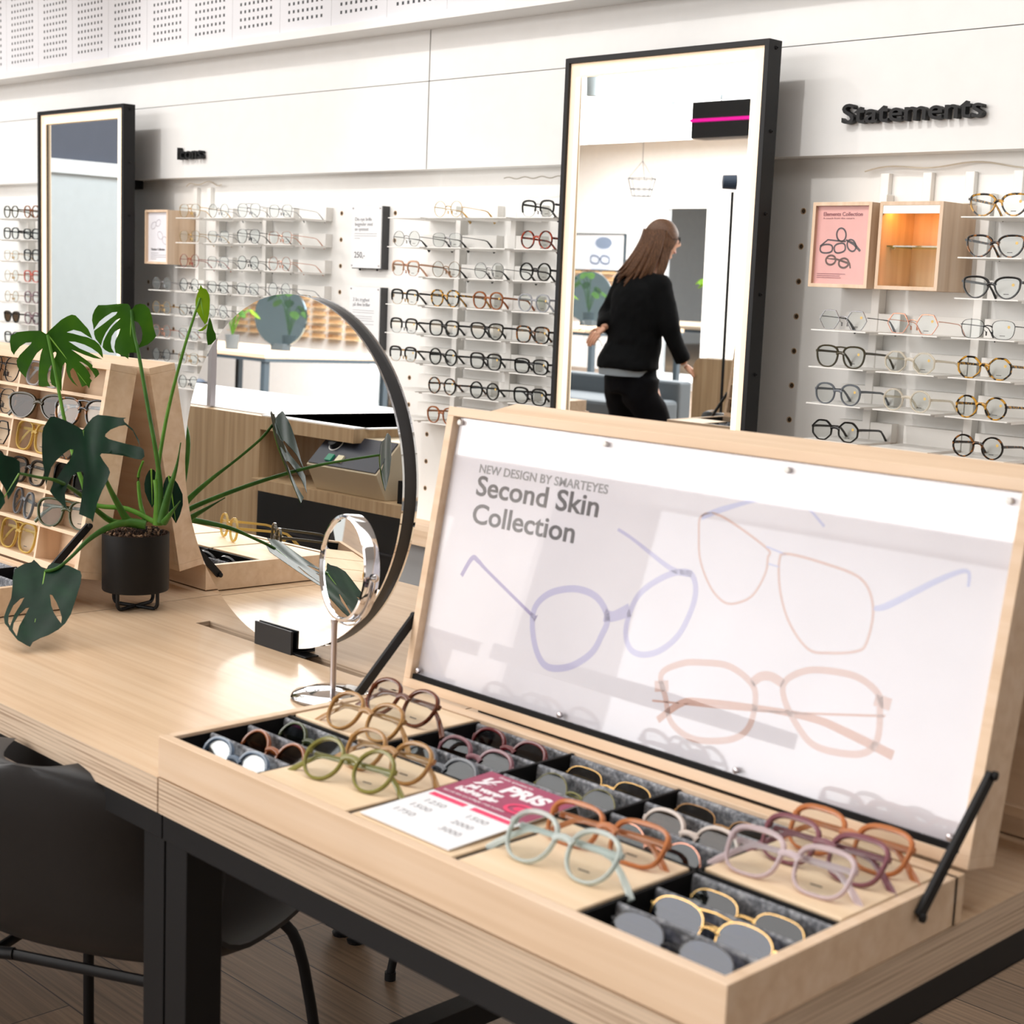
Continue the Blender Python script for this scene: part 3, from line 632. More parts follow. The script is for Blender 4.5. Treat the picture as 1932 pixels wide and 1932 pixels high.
ALLC = {}
def wall(sec, c, r, kind, m, desc, dx=.092, **k):
    x = SECT[sec]['cols'][c] + dx
    lab = '%s eyeglasses, %s row, %s column of the %s' % (desc, ORD[r], CW[sec][c], SECT[sec]['name'])
    k.setdefault('scale', 1.12)
    return glasses(kind, m, (x, 3.386, ROWZ[r] + .0002), lab, 'eyeglasses on the display wall', **k)
S, Mi, Ic, Fa = 'statements', 'mid', 'icons', 'far'
for a in (
 (S, 2, 0, 'cat', A_TORT, 'tortoiseshell cat-eye'), (S, 2, 1, 'cat', A_DTORT, 'dark brown cat-eye'), (S, 2, 2, 'cat', A_BLACK, 'glossy black cat-eye'),
 (S, 0, 3, 'wire_hex', M_SILV, 'black-topped hexagonal metal'), (S, 1, 3, 'wire_hex', M_ROSE, 'rose wire hexagonal'), (S, 2, 3, 'wire_square', M_BLK, 'large black wire square'),
 (S, 0, 4, 'aviator', A_OLIVE, 'dark olive double-bridge'), (S, 1, 4, 'hex', A_CLEAR, 'crystal clear round'), (S, 2, 4, 'hex', A_TORT, 'yellow tortoiseshell round'),
 (S, 0, 5, 'panto', A_GREY, 'smoke grey'), (S, 1, 5, 'round', A_CLEAR, 'clear champagne round'), (S, 2, 5, 'round', A_TORT, 'mottled tortoiseshell round'),
 (S, 0, 6, 'hex', A_BLACK, 'black angular'), (S, 2, 6, 'round', A_DTORT, 'dark tortoiseshell round'),
 (Mi, 1, 0, 'wire_round', M_GOLD, 'thin gold wire'), (Mi, 3, 0, 'brow', M_SILV, 'black browline'),
 (Mi, 0, 1, 'wire_round', M_SILV, 'thin silver round'), (Mi, 1, 1, 'wire_square', M_SILV, 'thin silver square'), (Mi, 3, 1, 'round', A_RED, 'red-brown tortoiseshell round'),
 (Mi, 0, 2, 'brow', M_ROSE, 'blush pink browline'), (Mi, 1, 2, 'wire_round', M_BRONZE, 'bronze wire panto'), (Mi, 2, 2, 'wire_round', M_SILV, 'small silver wire'), (Mi, 3, 2, 'round', A_BLACK, 'black round'),
 (Mi, 0, 3, 'brow', M_GOLD, 'dark browline with gold rims'), (Mi, 1, 3, 'panto', A_TORT, 'yellow tortoiseshell'), (Mi, 2, 3, 'panto', A_BROWN, 'light brown transparent'), (Mi, 3, 3, 'panto', A_LGREY, 'transparent grey'),
 (Mi, 0, 4, 'brow', M_SILV, 'black browline with silver rims'), (Mi, 1, 4, 'square', A_BLACK, 'black flat-top'), (Mi, 2, 4, 'cat', A_BLACK, 'thick black angular'), (Mi, 3, 4, 'square', A_DTORT, 'tortoiseshell rounded'),
 (Mi, 0, 5, 'brow', M_GOLD, 'black straight browline'), (Mi, 1, 5, 'round', A_BLACK, 'slim black keyhole'), (Mi, 2, 5, 'square', A_BLACK, 'black wide square'), (Mi, 3, 5, 'rect', A_BLACK, 'black rectangular'),
 (Mi, 1, 6, 'round', A_DTORT, 'dark tortoiseshell keyhole'), (Mi, 2, 6, 'round', A_BLACK, 'small black round'), (Mi, 3, 6, 'square', A_BLACK, 'heavy black square'),
 (Mi, 1, 7, 'panto', A_BROWN, 'rosy brown'),
 (Ic, 1, 0, 'wire_aviator', M_GOLD, 'pale gold aviator'), (Ic, 2, 0, 'wire_round', M_SILV, 'pale silver round'), (Ic, 3, 0, 'wire_aviator', M_SILV, 'silver aviator'), (Ic, 4, 0, 'wire_square', M_SILV, 'grey wire square'),
 (Ic, 1, 1, 'wire_square', M_GOLD, 'faint gold wire'), (Ic, 2, 1, 'wire_square', M_SILV, 'flat silver wire'), (Ic, 3, 1, 'wire_aviator', M_BLK, 'black wire aviator'), (Ic, 4, 1, 'wire_square', M_ROSE, 'rose wire'),
 (Ic, 1, 2, 'wire_round', M_RED, 'coppery red wire'), (Ic, 2, 2, 'wire_square', M_SILV, 'silver wire rectangular'), (Ic, 3, 2, 'wire_round', M_BLK, 'black wire round'), (Ic, 4, 2, 'wire_round', M_ROSE, 'copper wire round'),
 (Ic, 0, 3, 'wire_round', M_SILV, 'light silver round'), (Ic, 1, 3, 'wire_round', M_BLK, 'thin black round'), (Ic, 2, 3, 'wire_square', M_BLK, 'black wire square'), (Ic, 3, 3, 'wire_square', M_SILV, 'pale grey wire square'), (Ic, 4, 3, 'wire_round', M_SILV, 'fine silver'),
 (Ic, 0, 4, 'wire_round', M_GOLD, 'gold wire round'), (Ic, 1, 4, 'wire_square', M_BLK, 'dark wire panto'), (Ic, 2, 4, 'wire_round', M_SILV, 'silver wire panto'),
 (Ic, 0, 5, 'wire_round', M_ROSE, 'pink gold round'), (Ic, 1, 5, 'wire_square', M_SILV, 'steel wire square'),
 (Ic, 0, 6, 'wire_round', M_BLK, 'bold black round wire'), (Ic, 1, 6, 'wire_square', M_GOLD, 'thin champagne wire'),
 (Ic, 1, 7, 'wire_round', M_BLK, 'slim black wire'),
 (Fa, 1, 0, 'panto', A_OLIVE, 'olive black panto'), (Fa, 2, 0, 'panto', A_AMBER, 'amber and black'), (Fa, 1, 1, 'square', A_BLACK, 'black thick square'), (Fa, 2, 1, 'rect', A_BLACK, 'black wide'),
 (Fa, 1, 2, 'wire_square', M_GOLD, 'gold wire square'), (Fa, 2, 2, 'square', A_BLACK, 'dark square'), (Fa, 1, 3, 'wire_round', M_GOLD, 'shiny gold round'), (Fa, 2, 3, 'square', A_CORAL, 'coral red'),
 (Fa, 1, 4, 'wire_round', M_GOLD, 'gold bead wire'), (Fa, 2, 4, 'panto', A_MAUVE, 'mauve'), (Fa, 1, 5, 'cat', A_BLACK, 'brown-tinted black sun'), (Fa, 2, 5, 'panto', A_MAUVE, 'smoky mauve'), (Fa, 1, 6, 'square', A_BLACK, 'black and clear')):
    kw = {}
    if a[3] == 'brow': kw = dict(mb=A_BLACK if 'pink' not in a[5] else A_PINK)
    if a[3] == 'wire_hex' and a[1] == 0: kw = dict(tstyle='wire_tip', mt=M_BLK)
    if a[0] == Mi and a[3].startswith('wire'): kw = dict(tstyle='wire_tip', mt=M_GOLD if 'gold' in a[5] else A_BLACK)
    if a[5].startswith('brown-tinted'): kw = dict(lens=LENSBR)
    if a[0] == Fa: kw['mark'] = False
    wall(*a, sticker=(a[0] == S or (a[0] == Mi and a[2] > 2)), **kw)

# ---------------------------------------------------------------- the tables
ZT = .75
def table(x0, x1, label, slot=None, visible_back=True):
    y0, y1 = .92, 1.91; th = .042
    t = thing('wooden_table', ((x0 + x1) / 2, (y0 + y1) / 2, 0), label, 'table')
    m = MB(); g = .0015
    if slot:
        sx0, sx1, sy0, sy1 = slot
        m.box(x0 + g, x1 - g, y0, sy0, ZT - th, ZT, 0, 1).box(x0 + g, x1 - g, sy1, y1, ZT - th, ZT, 0, 1)
        m.box(x0 + g, sx0, sy0, sy1, ZT - th, ZT, 0, 1).box(sx1, x1 - g, sy0, sy1, ZT - th, ZT, 0, 1)
    else: m.box(x0 + g, x1 - g, y0, y1, ZT - th, ZT, 0, 1)
    m.build('tabletop', [TABLE, PLY], t)
    zr = ZT - th; r = .034
    MB().box(x0 + g, x1 - g, y0 + .006, y0 + .05, zr - r, zr).box(x0 + g, x1 - g, y1 - .05, y1 - .006, zr - r, zr).box(x0 + g, x0 + .045, y0 + .05, y1 - .05, zr - r, zr).box(x1 - .045, x1 - g, y0 + .05, y1 - .05, zr - r, zr).build('under_frame', BLACK, t, bevel=.001)
    for lx in (x0 + .002, x1 - .046):
        for ly in (y0 + .01, y1 - .06):
            l = B(lx, lx + .044, ly, ly + .05, .02, zr - r).build('leg', BLACK, t, bevel=.0015)
            o = MB().lathe([(0, 0), (.017, 0), (.019, .006), (.008, .010), (.006, .022), (0, .022)], (lx + .022, ly + .025, 0), 16).build('foot', BLACK, l, org=t['_o'])
    # lower stretcher across the table
    MB().box(x0 + .008, x0 + .044, y0 + .06, y1 - .06, .30, .335).build('stretcher', BLACK, t)
    return t
XT = [-3.96, -3.125, -2.306, -1.486, -.667]
table(XT[3], XT[4], 'front right table of pale plywood on black legs under the open poster tray')
table(XT[2], XT[3], 'middle table with a long slot holding the round mirror and the plant', slot=(-2.136, -1.70, 1.392, 1.420))
table(XT[1], XT[2], 'left table of pale plywood carrying the wooden compartment rack')
table(XT[0], XT[1], 'far left plywood table seen in the big mirror')

# ---------------------------------------------------------------- trays with a hinged lid
def fy(y, far): return 2.83 - y if far else y
def tray_box(x0, w, label, boards, slots, far=False, nm='display_tray'):
    """boards / slots: lists of (column, row)"""
    x1 = x0 + w; y0, y1 = .92, 1.283; zt, zb = .80, ZT
    t = thing(nm, ((x0 + x1) / 2, fy(1.1, far), zb), label, 'tray')
    e = .012; m = MB()
    def bx(m, a, b_, c, d, z0, z1, mi=0):
        ya, yb = sorted((fy(c, far), fy(d, far))); return m.box(a, b_, ya, yb, z0, z1, mi)
    bx(m, x0, x1, y0, y0 + e, zb + .002, zt); bx(m, x0, x1, y1 - e - .006, y1, zb + .002, zt); bx(m, x0, x0 + e, y0 + e, y1 - e, zb + .002, zt); bx(m, x1 - e, x1, y0 + e, y1 - e, zb + .002, zt)
    m.build('box', BIRCH, t, bevel=.0007)
    bx(MB(), x0 + e, x1 - e, y0 + e, y1 - e, zb + .002, zb + .006).build('floor_panel', BLACKM, t)
    cw = (w - 2 * e) / 5; yr = [(.933, 1.092), (1.100, 1.264)]
    m = MB()
    for c in range(1, 5):
        X = x0 + e + cw * c; bx(m, X - .002, X + .002, y0 + e, y1 - e - .006, zb + .006, zt - .003)
    bx(m, x0 + e, x1 - e, 1.094, 1.098, zb + .006, zt - .003)
    bx(m, x0 + e, x0 + e + .0015, y0 + e, y1 - e - .006, zb + .006, zt - .004); bx(m, x1 - e - .0015, x1 - e, y0 + e, y1 - e - .006, zb + .006, zt - .004)
    m.build('divider', BLACKM, t)
    for c, r in boards:
        X0 = x0 + e + cw * c + .004; X1 = x0 + e + cw * (c + 1) - .004
        bx(MB(), X0, X1, yr[r][0] + .002, yr[r][1] - .002, zb + .014, zt - .001).build('board', BOARD, t, bevel=.0015)
    for c, r in slots:
        X0 = x0 + e + cw * c + .003; X1 = x0 + e + cw * (c + 1) - .003; ya, yb = yr[r]
        for i in range(1, 4):
            Y = ya + (yb - ya) * i / 3 - .003
            m = MB(); n = 10; r_ = .0032
            pr = [(-r_ * math.cos(PI * j / n), r_ * math.sin(PI * j / n) + zt - .007) for j in range(n + 1)]
            pts = [(X0, fy(Y + a, far), z) for a, z in [(-.006, zb + .006)] + pr + [(.006, zb + .006)]]
            m.prism(pts, (X1 - X0, 0, 0)); m.build('felt_divider', FELT, t, smooth=True, flat_angle=50)
        bx(MB(), X0, X1, ya, yb, zb + .006, zb + .009).build('felt_lining', FELT, t)
    return t
SIN, COS = .176, .9844    # lean of the lid
def lidpt(x0, u, v, n, far=False):
    """u along the table, v up the lid, n out of its inner face"""
    y = 1.287 + SIN * v - COS * n; z = .802 + COS * v + SIN * n
    return Vector((x0 + u, fy(y, far), z))
def lid_axes(far=False):
    s = -1 if far else 1
    return Vector((1, 0, 0)), Vector((0, SIN * s, COS)), Vector((0, -COS * s, SIN))
def lbox(m, x0, u0, u1, v0, v1, n0, n1, far=False, mi=0):
    ax, ay, az = lid_axes(far); c = lidpt(x0, (u0 + u1) / 2, (v0 + v1) / 2, (n0 + n1) / 2, far)
    return m.obox(c, ax, ay, az, (u1 - u0) / 2, (v1 - v0) / 2, abs(n1 - n0) / 2, mi)
def lid_frame(x0, w, label, nm, far=False, H=.372, D=.052, e=.012):
    t = thing(nm, ((2 * x0 + w) / 2, fy(1.31, far), .80), label, 'lid')
    m = MB()
    lbox(m, x0, 0, w, 0, e, 0, -D, far); lbox(m, x0, 0, w, H - e, H, 0, -D, far); lbox(m, x0, 0, e, e, H - e, 0, -D, far); lbox(m, x0, w - e, w, e, H - e, 0, -D, far)
    m.build('frame', BIRCH, t, bevel=.0007)
    return t
def strut(x, far, label, side):
    p0 = Vector((x, fy(1.197, far), .782)); p1 = Vector((x, fy(1.309, far), .892))
    ax = Vector((1, 0, 0)); d = (p1 - p0).normalized(); m = MB(); m.obox((p0 + p1) / 2, ax, d.cross(ax), d, .0025, .0062, (p1 - p0).length / 2)
    for p in (p0, p1): m.lathe([(0, 0), (.0045, 0), (.0045, .004), (0, .005)], p + ax * side * .002, 12, axis=(side, 0, 0))
    return m.build('lid_strut', BLACK)
W_ = .8185
# front right module
XA = -1.4855
tray_box(XA, W_, 'long shallow wooden tray of glasses with felt slots on the front right table', [(0, 1), (1, 0), (2, 0), (3, 0), (4, 1)], [(0, 0), (1, 1), (2, 1), (3, 1), (4, 0)])
t = LID = lid_frame(XA, W_, 'open wooden lid framing the large Second Skin Collection poster', 'tray_lid')
st = lbox(MB(), XA, .012, W_ - .012, .012, .360, -.012, -.018).build('poster', mat('poster_lilac_white', (226, 224, 232), .6, spec=.2), t)
lbox(MB(), XA, .012, W_ - .012, .012, .0185, -.004, -.012).build('shadow_gap', BLACKM, t)
ax, ay, az = lid_axes()
def lt(s, size, m, u, v, width, bold=.0003): return text('lettering', s, size, m, t, lidpt(XA, u, v, -.0117), ax, ay, .0001, bold, width)
lt('NEW DESIGN BY SMARTEYES', .0155, INKL, .0635, .293, .222, .0002)
lt('Second Skin', .036, INK, .064, .264, .212, .0006); lt('Collection', .036, INK, .0645, .228, .18, .0006)
LIL = mat('print_lilac', (184, 182, 214), .5); LIL2 = mat('print_violet', (158, 150, 190), .5); PK = mat('print_rose', (204, 176, 170), .5); PK2 = mat('print_dusty', (196, 158, 146), .5); BL = mat('print_periwinkle', (186, 190, 222), .5)
def art(nm, items, m):
    g = MB()
    for pts, r, closed in items:
        rr = r
        q = smooth2(pts, closed, 6)
        if isinstance(r, list):
            rr = []; 
            for i in range(len(q)): 
                f = i / (len(q) - 1) * (len(r) - 1); a = int(min(f, len(r) - 2)); rr.append(r[a] + (r[a + 1] - r[a]) * (f - a))
        glyph(g, 0, q, rr, ax, ay, lidpt(XA, 0, 0, -.0119), 0, closed)
    return g.build(nm, m, t)
art('printed_frame', [([(0.1997, 0.133), (0.2074, 0.1508), (0.2283, 0.1655), (0.2615, 0.1745), (0.2922, 0.1722), (0.3119, 0.1599), (0.3193, 0.1455), (0.3147, 0.1289), (0.3033, 0.1046), (0.2739, 0.0826), (0.2405, 0.0744), (0.2202, 0.0845), (0.2056, 0.1078)], .0042, True),
 ([(0.3542, 0.1737), (0.3696, 0.1949), (0.4006, 0.2154), (0.4263, 0.2209), (0.4385, 0.2067), (0.4383, 0.1828), (0.4263, 0.1505), (0.4041, 0.128), (0.3786, 0.118), (0.3592, 0.1221), (0.3491, 0.1418)], .0036, True),
 ([(.313, .152), (.327, .153), (.350, .165)], [.008, .006, .008], False), ([(0.4302, 0.2203), (0.3997, 0.2215), (0.3382, 0.2456), (0.3116, 0.2542)], [.004, .003, .002, .002], False)], LIL)
art('printed_temple', [([(0.0638, 0.1578), (0.0778, 0.1828), (0.090, .181), (0.1102, 0.1709), (0.1953, 0.1322), (0.2055, 0.1275)], [.003, .0034, .003, .0022, .0022, .006], False)], LIL2)
art('printed_frame', [([(0.4297, 0.2862), (0.4565, 0.2899), (0.5228, 0.2644), (0.5272, 0.2536), (0.5273, 0.2363), (0.5164, 0.2114), (0.4975, 0.1993), (0.4798, 0.1973), (0.4587, 0.2102), (0.4388, 0.2367), (0.4304, 0.2653)], .0014, True),
 ([(0.5425, 0.2531), (0.551, 0.2619), (0.5983, 0.2592), (0.6451, 0.2503), (0.6641, 0.2237), (0.6637, 0.1883), (0.6534, 0.177), (0.6231, 0.1692), (0.5972, 0.1679), (0.5693, 0.1895), (0.5507, 0.2202)], .0015, True)], PK)
art('printed_temple', [([(0.43, 0.2844), (0.455, 0.2968), (0.4986, 0.3131), (0.5382, 0.324), (0.5598, 0.3183), (0.5907, 0.2972)], [.003, .0034, .002, .0012, .0012, .0016], False), ([(0.6641, 0.2237), (0.6802, 0.2293), (0.7328, 0.265), (0.759, 0.2772), (0.763, 0.2623)], [.002, .0036, .003, .002, .0016], False),
 ([(0.5226, 0.2656), (0.5491, 0.261)], .001, False), ([(0.5284, 0.248), (0.5439, 0.2465)], .0008, False)], BL)
art('printed_frame', [([(0.4113, 0.1022), (0.4368, 0.1196), (0.4654, 0.1267), (0.5014, 0.13), (0.5322, 0.1192), (0.5423, 0.1041), (0.5414, 0.0752), (0.5275, 0.0574), (0.4975, 0.0461), (0.4649, 0.0423), (0.436, 0.0533), (0.423, 0.0775)], .0036, True),
 ([(0.5751, 0.1284), (0.5954, 0.144), (0.6204, 0.1504), (0.6584, 0.1519), (0.6853, 0.1414), (0.6913, 0.1266), (0.6945, 0.0951), (0.6824, 0.0787), (0.6555, 0.072), (0.6233, 0.0723), (0.6006, 0.0863), (0.5791, 0.1095)], .0036, True),
 ([(0.5342, 0.1182), (0.5442, 0.1276), (0.5577, 0.1304), (0.5744, 0.1259)], .005, False), ([(.405, .0868), (.424, .0915)], .0062, False), ([(.684, .134), (.7025, .1325)], .0062, False)], PK)
art('printed_temple', [([(0.4172, 0.0507), (0.4462, 0.0767), (0.4744, 0.0848), (0.5513, 0.0947), (0.6179, 0.0988), (0.6574, 0.0943), (0.7148, 0.0841)], [.004, .004, .0034, .003, .004, .0045, .005], False), ([(0.405, 0.0704), (0.5519, 0.0919), (0.6987, 0.1203)], .0012, False)], PK2)
lbox(MB(), XA, .0125, W_ - .0125, .019, .359, -.0075, -.0095).build('acrylic_cover', ACRYL, t)
for u, v in ((.020, .353), (.275, .351), (.537, .350), (W_ - .026, .350), (.019, .024), (.276, .024), (.538, .024), (W_ - .026, .024)):
    MB().lathe([(0, 0), (.0036, 0), (.0036, .0035), (.0022, .0042), (0, .0042)], lidpt(XA, u, v, -.0075), 14, axis=az).build('stud', WHITE2 if v > .1 else STEEL, t, smooth=True)
lbox(MB(), XA, .14, W_ - .10, -.0035, -.0005, -.006, -.016).build('hinge', BLACKM, t)
tag(strut(XA + W_ + .0035, False, '', 1), 'short black metal strut on the right side of the open poster lid', 'strut')
tag(strut(XA - .0035, False, '', -1), 'short black metal strut on the left side of the open poster lid', 'strut')
# far side of the same table
tray_box(XA, W_, 'tray on the wall side of the front right table, behind the open poster lid', [(0, 1), (1, 0), (4, 1)], [(0, 0), (1, 1)], True)
t = lid_frame(XA, W_, 'open lid on the wall side, back to back with the poster lid', 'tray_lid', True)
lbox(MB(), XA, .012, W_ - .012, .012, .360, -.04, -.046, True).build('back_panel', BIRCH, t)

# left module: lid is a compartment rack
XB = -3.1605
def rack(x0, far, label):
    t = lid_frame(x0, W_, label, 'glasses_rack', far)
    lbox(MB(), x0, .012, W_ - .012, .012, .360, -.046, -.052, far).build('back_panel', BIRCH, t)
    m = MB()
    for k in range(1, 6): v = .012 + .0597 * k; lbox(m, x0, .012, W_ - .012, v - .003, v + .003, -.001, -.046, far)
    m.build('shelf', BIRCH, t)
    m = MB()
    for k in range(1, 5): u = W_ - .1565 * k - .003 * (k > 1) * (k - 1); lbox(m, x0, u - .003, u + .003, .012, .36, -.002, -.046, far)
    m.build('divider', BIRCHZ, t)
    return t
rack(XB, False, 'slanted wooden compartment rack of glasses facing the front, behind the monstera leaves')
rack(XB, True, 'wooden compartment rack facing the wall, leaning against the front rack')
tray_box(XB, W_, 'wooden tray below the compartment rack at the left edge', [(1, 0), (2, 0), (3, 0), (4, 0)], [(0, 0), (1, 1), (2, 1), (3, 1), (4, 1)])
tray_box(XB, W_, 'wooden tray on the wall side of the left table, right of the plant pot', [(4, 0), (3, 1), (1, 0)], [(4, 1), (3, 0), (2, 0), (2, 1)], True)
for far in (False, True): tag(strut(XB + W_ + .0035, far, '', 1), 'black strut of the %s' % ('rack lid behind the plant pot, on the wall side' if far else 'front compartment rack, beside the plant'), 'strut')
XC = -3.935
t = rack(XC, True, 'far left compartment rack seen only in the big mirror')
tray_box(XC, W_, 'far left tray under the rack seen only in the big mirror', [(0, 0), (2, 0), (4, 0)], [(1, 0), (3, 0)], True)
tag(strut(XC - .0035, True, '', -1), 'black strut of the far left rack seen in the big mirror', 'strut')

# glasses in the rack: column counted from its right end, row from the bottom
def rackg(c, r, kind, m, desc, far=False, x0=XB, du=0, rz=0, **k):
    u = W_ - .012 - .075 - .1595 * c + du; v = .012 + .0597 * r + (.003 if r else 0)
    p = lidpt(x0, u, v + .0004, -.012, far)
    return glasses(kind, m, p, desc, 'glasses in the wooden racks', rot=(-math.atan2(SIN, COS) * 1.15, 0, rz) if not far else (math.atan2(SIN, COS), 0, PI), folded=True, **k)
for c, r, kd, m, ds, kw in (
 (1, 0, 'oversize', A_YEL, 'large honey yellow glasses in the bottom row of the front rack', {}),
 (1, 1, 'round', A_GREY, 'translucent grey glasses, second row from the bottom of the front rack', dict(rz=-.2)),
 (0, 1, 'aviator', A_DGREEN, 'dark smoky green glasses, second row from the bottom, right compartment of the front rack', dict(rz=.35)),
 (1, 2, 'square', A_BLACK, 'thick glossy black glasses, third row from the bottom of the front rack', {}),
 (0, 2, 'oversize', A_BLACK, 'black tinted glasses partly hidden by the dark leaf in the front rack', dict(lens=LENSG)),
 (2, 2, 'round', A_BLACK, 'black rimmed glasses at the left edge, third row from the bottom of the front rack', {}),
 (1, 3, 'oversize', A_YEL, 'pale yellow crystal glasses, fourth row from the bottom of the front rack', {}),
 (2, 3, 'wire_hex', M_BLK, 'black wire glasses at the left edge, fourth row from the bottom of the front rack', {}),
 (0, 3, 'panto', A_DTORT, 'mottled brown glasses behind the dark leaf in the front rack', {}),
 (1, 4, 'cat', A_OLIVE, 'dark brown tilted glasses, second row from the top of the front rack', dict(rz=.4, lens=LENSBR)),
 (0, 4, 'aviator', A_DTORT, 'dark tortoiseshell glasses, second row from the top, right compartment of the front rack', dict(rz=.3)),
 (2, 4, 'wire_aviator', M_BLK, 'black thin glasses at the left edge, second row from the top of the front rack', {}),
 (1, 5, 'square', A_LGREY, 'crystal grey glasses in the top row of the front rack behind the leaf', {}),
 (2, 5, 'wire_aviator', M_BLK, 'black metal glasses in the top row at the left edge of the front rack', {})):
    rackg(c, r, kd, m, ds, scale=1.0 if kd != 'oversize' else .93, **kw)
for c, r, kd, m in ((4, 3, 'square', A_BLACK), (4, 1, 'panto', A_OLIVE), (4, 0, 'square', A_BLACK)):
    rackg(c, r, kd, m, 'black glasses in the far left rack seen in the big mirror, %s row' % ('bottom', 'second', 'third', 'fourth')[r], True, XC, mark=False)

# glasses standing in the felt slots
def slotg(x0, c, r, i, kind, m, desc, far=False, dx=0, lift=0, **k):
    cw = (W_ - .024) / 5; X = x0 + .012 + cw * (c + .5) + dx; ya, yb = [(.933, 1.092), (1.100, 1.264)][r]
    Y = ya + (yb - ya) * i / 3 + .014
    return glasses(kind, m, (X, fy(Y, far), .7592 + lift), desc, 'glasses standing in the felt slots', rot=(R(-30), 0, 0) if not far else (R(-30), 0, PI), folded=True, **k)
TR = 'in the felt slots of the front tray'
for c, r, i, kd, m, ds, kw in (
 (0, 0, 0, 'panto', A_BLUE, 'steel blue glasses in the slot nearest the front left corner of the tray', {}),
 (0, 0, 1, 'round', A_AMBER, 'amber glasses with grey-brown lenses in the middle slot at the tray\'s left end', dict(lens=LENSBR)),
 (0, 0, 2, 'round', A_DGREEN, 'moss green glasses in the slot just before the board at the tray\'s left end', dict(lens=LENSG)),
 (1, 1, 0, 'panto', A_GREY, 'smoke grey glasses behind the board with olive glasses', dict(lens=LENSG)),
 (1, 1, 1, 'panto', A_PURPLE, 'plum rimmed glasses in the middle felt slot of the second compartment', dict(lens=LENSG)),
 (1, 1, 2, 'panto', A_BURG, 'burgundy red glasses in the rear felt slot next to the lid', dict(lens=LENSG)),
 (2, 1, 0, 'wire_round', M_SILV, 'fine silver glasses just behind the price card', dict(lens=LENSG)),
 (2, 1, 1, 'wire_round', A_GREEN, 'thin green rimmed glasses in the middle compartment', dict(lens=LENSG, tstyle='wire')),
 (2, 1, 2, 'wire_square', M_GOLD, 'gold wire glasses in the rear slot of the middle compartment', dict(lens=LENSG)),
 (3, 1, 0, 'wire_round', M_ROSE, 'mauve wire glasses behind the board with orange glasses', dict(lens=LENSG)),
 (3, 1, 1, 'panto', A_BEIGE, 'beige rimmed glasses in the fourth compartment', dict(lens=LENSBR)),
 (3, 1, 2, 'wire_square', M_BRONZE, 'bronze wire glasses in the rear slot of the fourth compartment', dict(lens=LENSG)),
 (4, 0, 0, 'wire_aviator', M_BLK, 'dark blue tinted glasses in the slot at the front right corner', dict(lens=LENSB)),
 (4, 0, 1, 'wire_aviator', M_GOLD, 'gold double-bridge glasses with blue tinted lenses near the front right corner', dict(lens=LENSB)),
 (4, 0, 2, 'wire_square', M_GOLD, 'gold rimmed sunglasses in the rear slot of the right end compartment', dict(lens=LENSK))):
    slotg(XA, c, r, i, kd, m, ds, mark=False, scale=1.0 if kd != 'wire_aviator' else 1.02, **kw)
# folded pairs on the boards
def boardg(kind, m, x, y, rz, desc, x0=None, far=False, folded=True, tilt=-38, **k):
    return glasses(kind, m, (x, y, .7995), desc, 'glasses lying on the tray boards', rot=(R(tilt), 0, R(rz)), folded=folded, **k)
boardg('panto', A_TAN, -1.355, 1.102, 3, 'sand coloured glasses at the front of the rear left board')
boardg('panto', A_DBROWN, -1.378, 1.178, 0, 'dark brown glasses at the back of the rear left board')
boardg('round', A_GREEN, -1.222, .975, 12, 'olive green round glasses at the front of the second board')
boardg('panto', A_TAN, -1.222, 1.027, 6, 'amber tan glasses behind the olive green pair')
boardg('panto', A_ICE, -.916, .978, 5, 'icy clear glasses on the board right of the price card', scale=1.05)
boardg('rect', A_ORANGE, -.918, 1.044, 6, 'orange brown glasses behind the icy clear pair', scale=1.04)
boardg('square', A_LILAC, -.762, 1.118, 6, 'pale lilac glasses at the front of the right rear board', scale=1.02)
boardg('square', A_PURPLE, -.760, 1.170, 4, 'plum glasses in the middle of the right rear board', scale=1.02)
boardg('square', A_ORANGE, -.760, 1.212, 2, 'orange caramel glasses at the back of the right rear board', scale=1.02)
# left trays
slotg(XB, 4, 1, 0, 'panto', A_BLACK, 'dark glasses in the felt slot at the left edge below the rack', mark=False)
slotg(XB, 3, 1, 1, 'panto', A_BLACK, 'black glasses in the left tray below the rack', mark=False)
boardg('panto', A_OLIVE, XB + W_ - .085, 1.0, -150, 'dark olive glasses on the left tray, seen reflected in the round mirror', folded=False, tilt=-3)
boardg('round', A_YEL, XB + W_ - .24, 1.0, -160, 'honey yellow glasses on the left tray, seen reflected in the round mirror', folded=False, tilt=-3)

# price card leaning on the third board
t = thing('price_card', (-1.08, 1.03, .80), 'white and crimson half-price card lying on the middle board of the tray', 'card')
ca, cb = Vector((1, 0, 0)), Vector((0, 1, .03)).normalized(); co = Vector((-1.143, .940, .8003))
def cbox(u0, u1, v0, v1, n0, n1): return MB().obox(co + ca * (u0 + u1) / 2 + cb * (v0 + v1) / 2 + ca.cross(cb) * (n0 + n1) / 2, ca, cb, ca.cross(cb), (u1 - u0) / 2, (v1 - v0) / 2, (n1 - n0) / 2)
cbox(0, .132, 0, .182, 0, .0012).build('card', mat('card_white', (240, 242, 246), .5), t)
cbox(0, .132, .098, .182, .0012, .0015).build('crimson_field', mat('crimson', (158, 56, 92), .45), t)
PNK = mat('card_pink', (232, 52, 104), .45); CW_ = mat('card_letter_white', (244, 240, 244), .5)
for u0, u1 in ((.006, .058), (.068, .124)): cbox(u0, u1, .086, .094, .0012, .0015).build('price_heading', PNK, t)
nz = ca.cross(cb)
def ct(s, size, u, v, width=None, m=CW_, bold=.0006, d=.0016): return text('lettering', s, size, m, t, co + ca * u + cb * v + nz * d, ca, cb, .0001, bold, width)
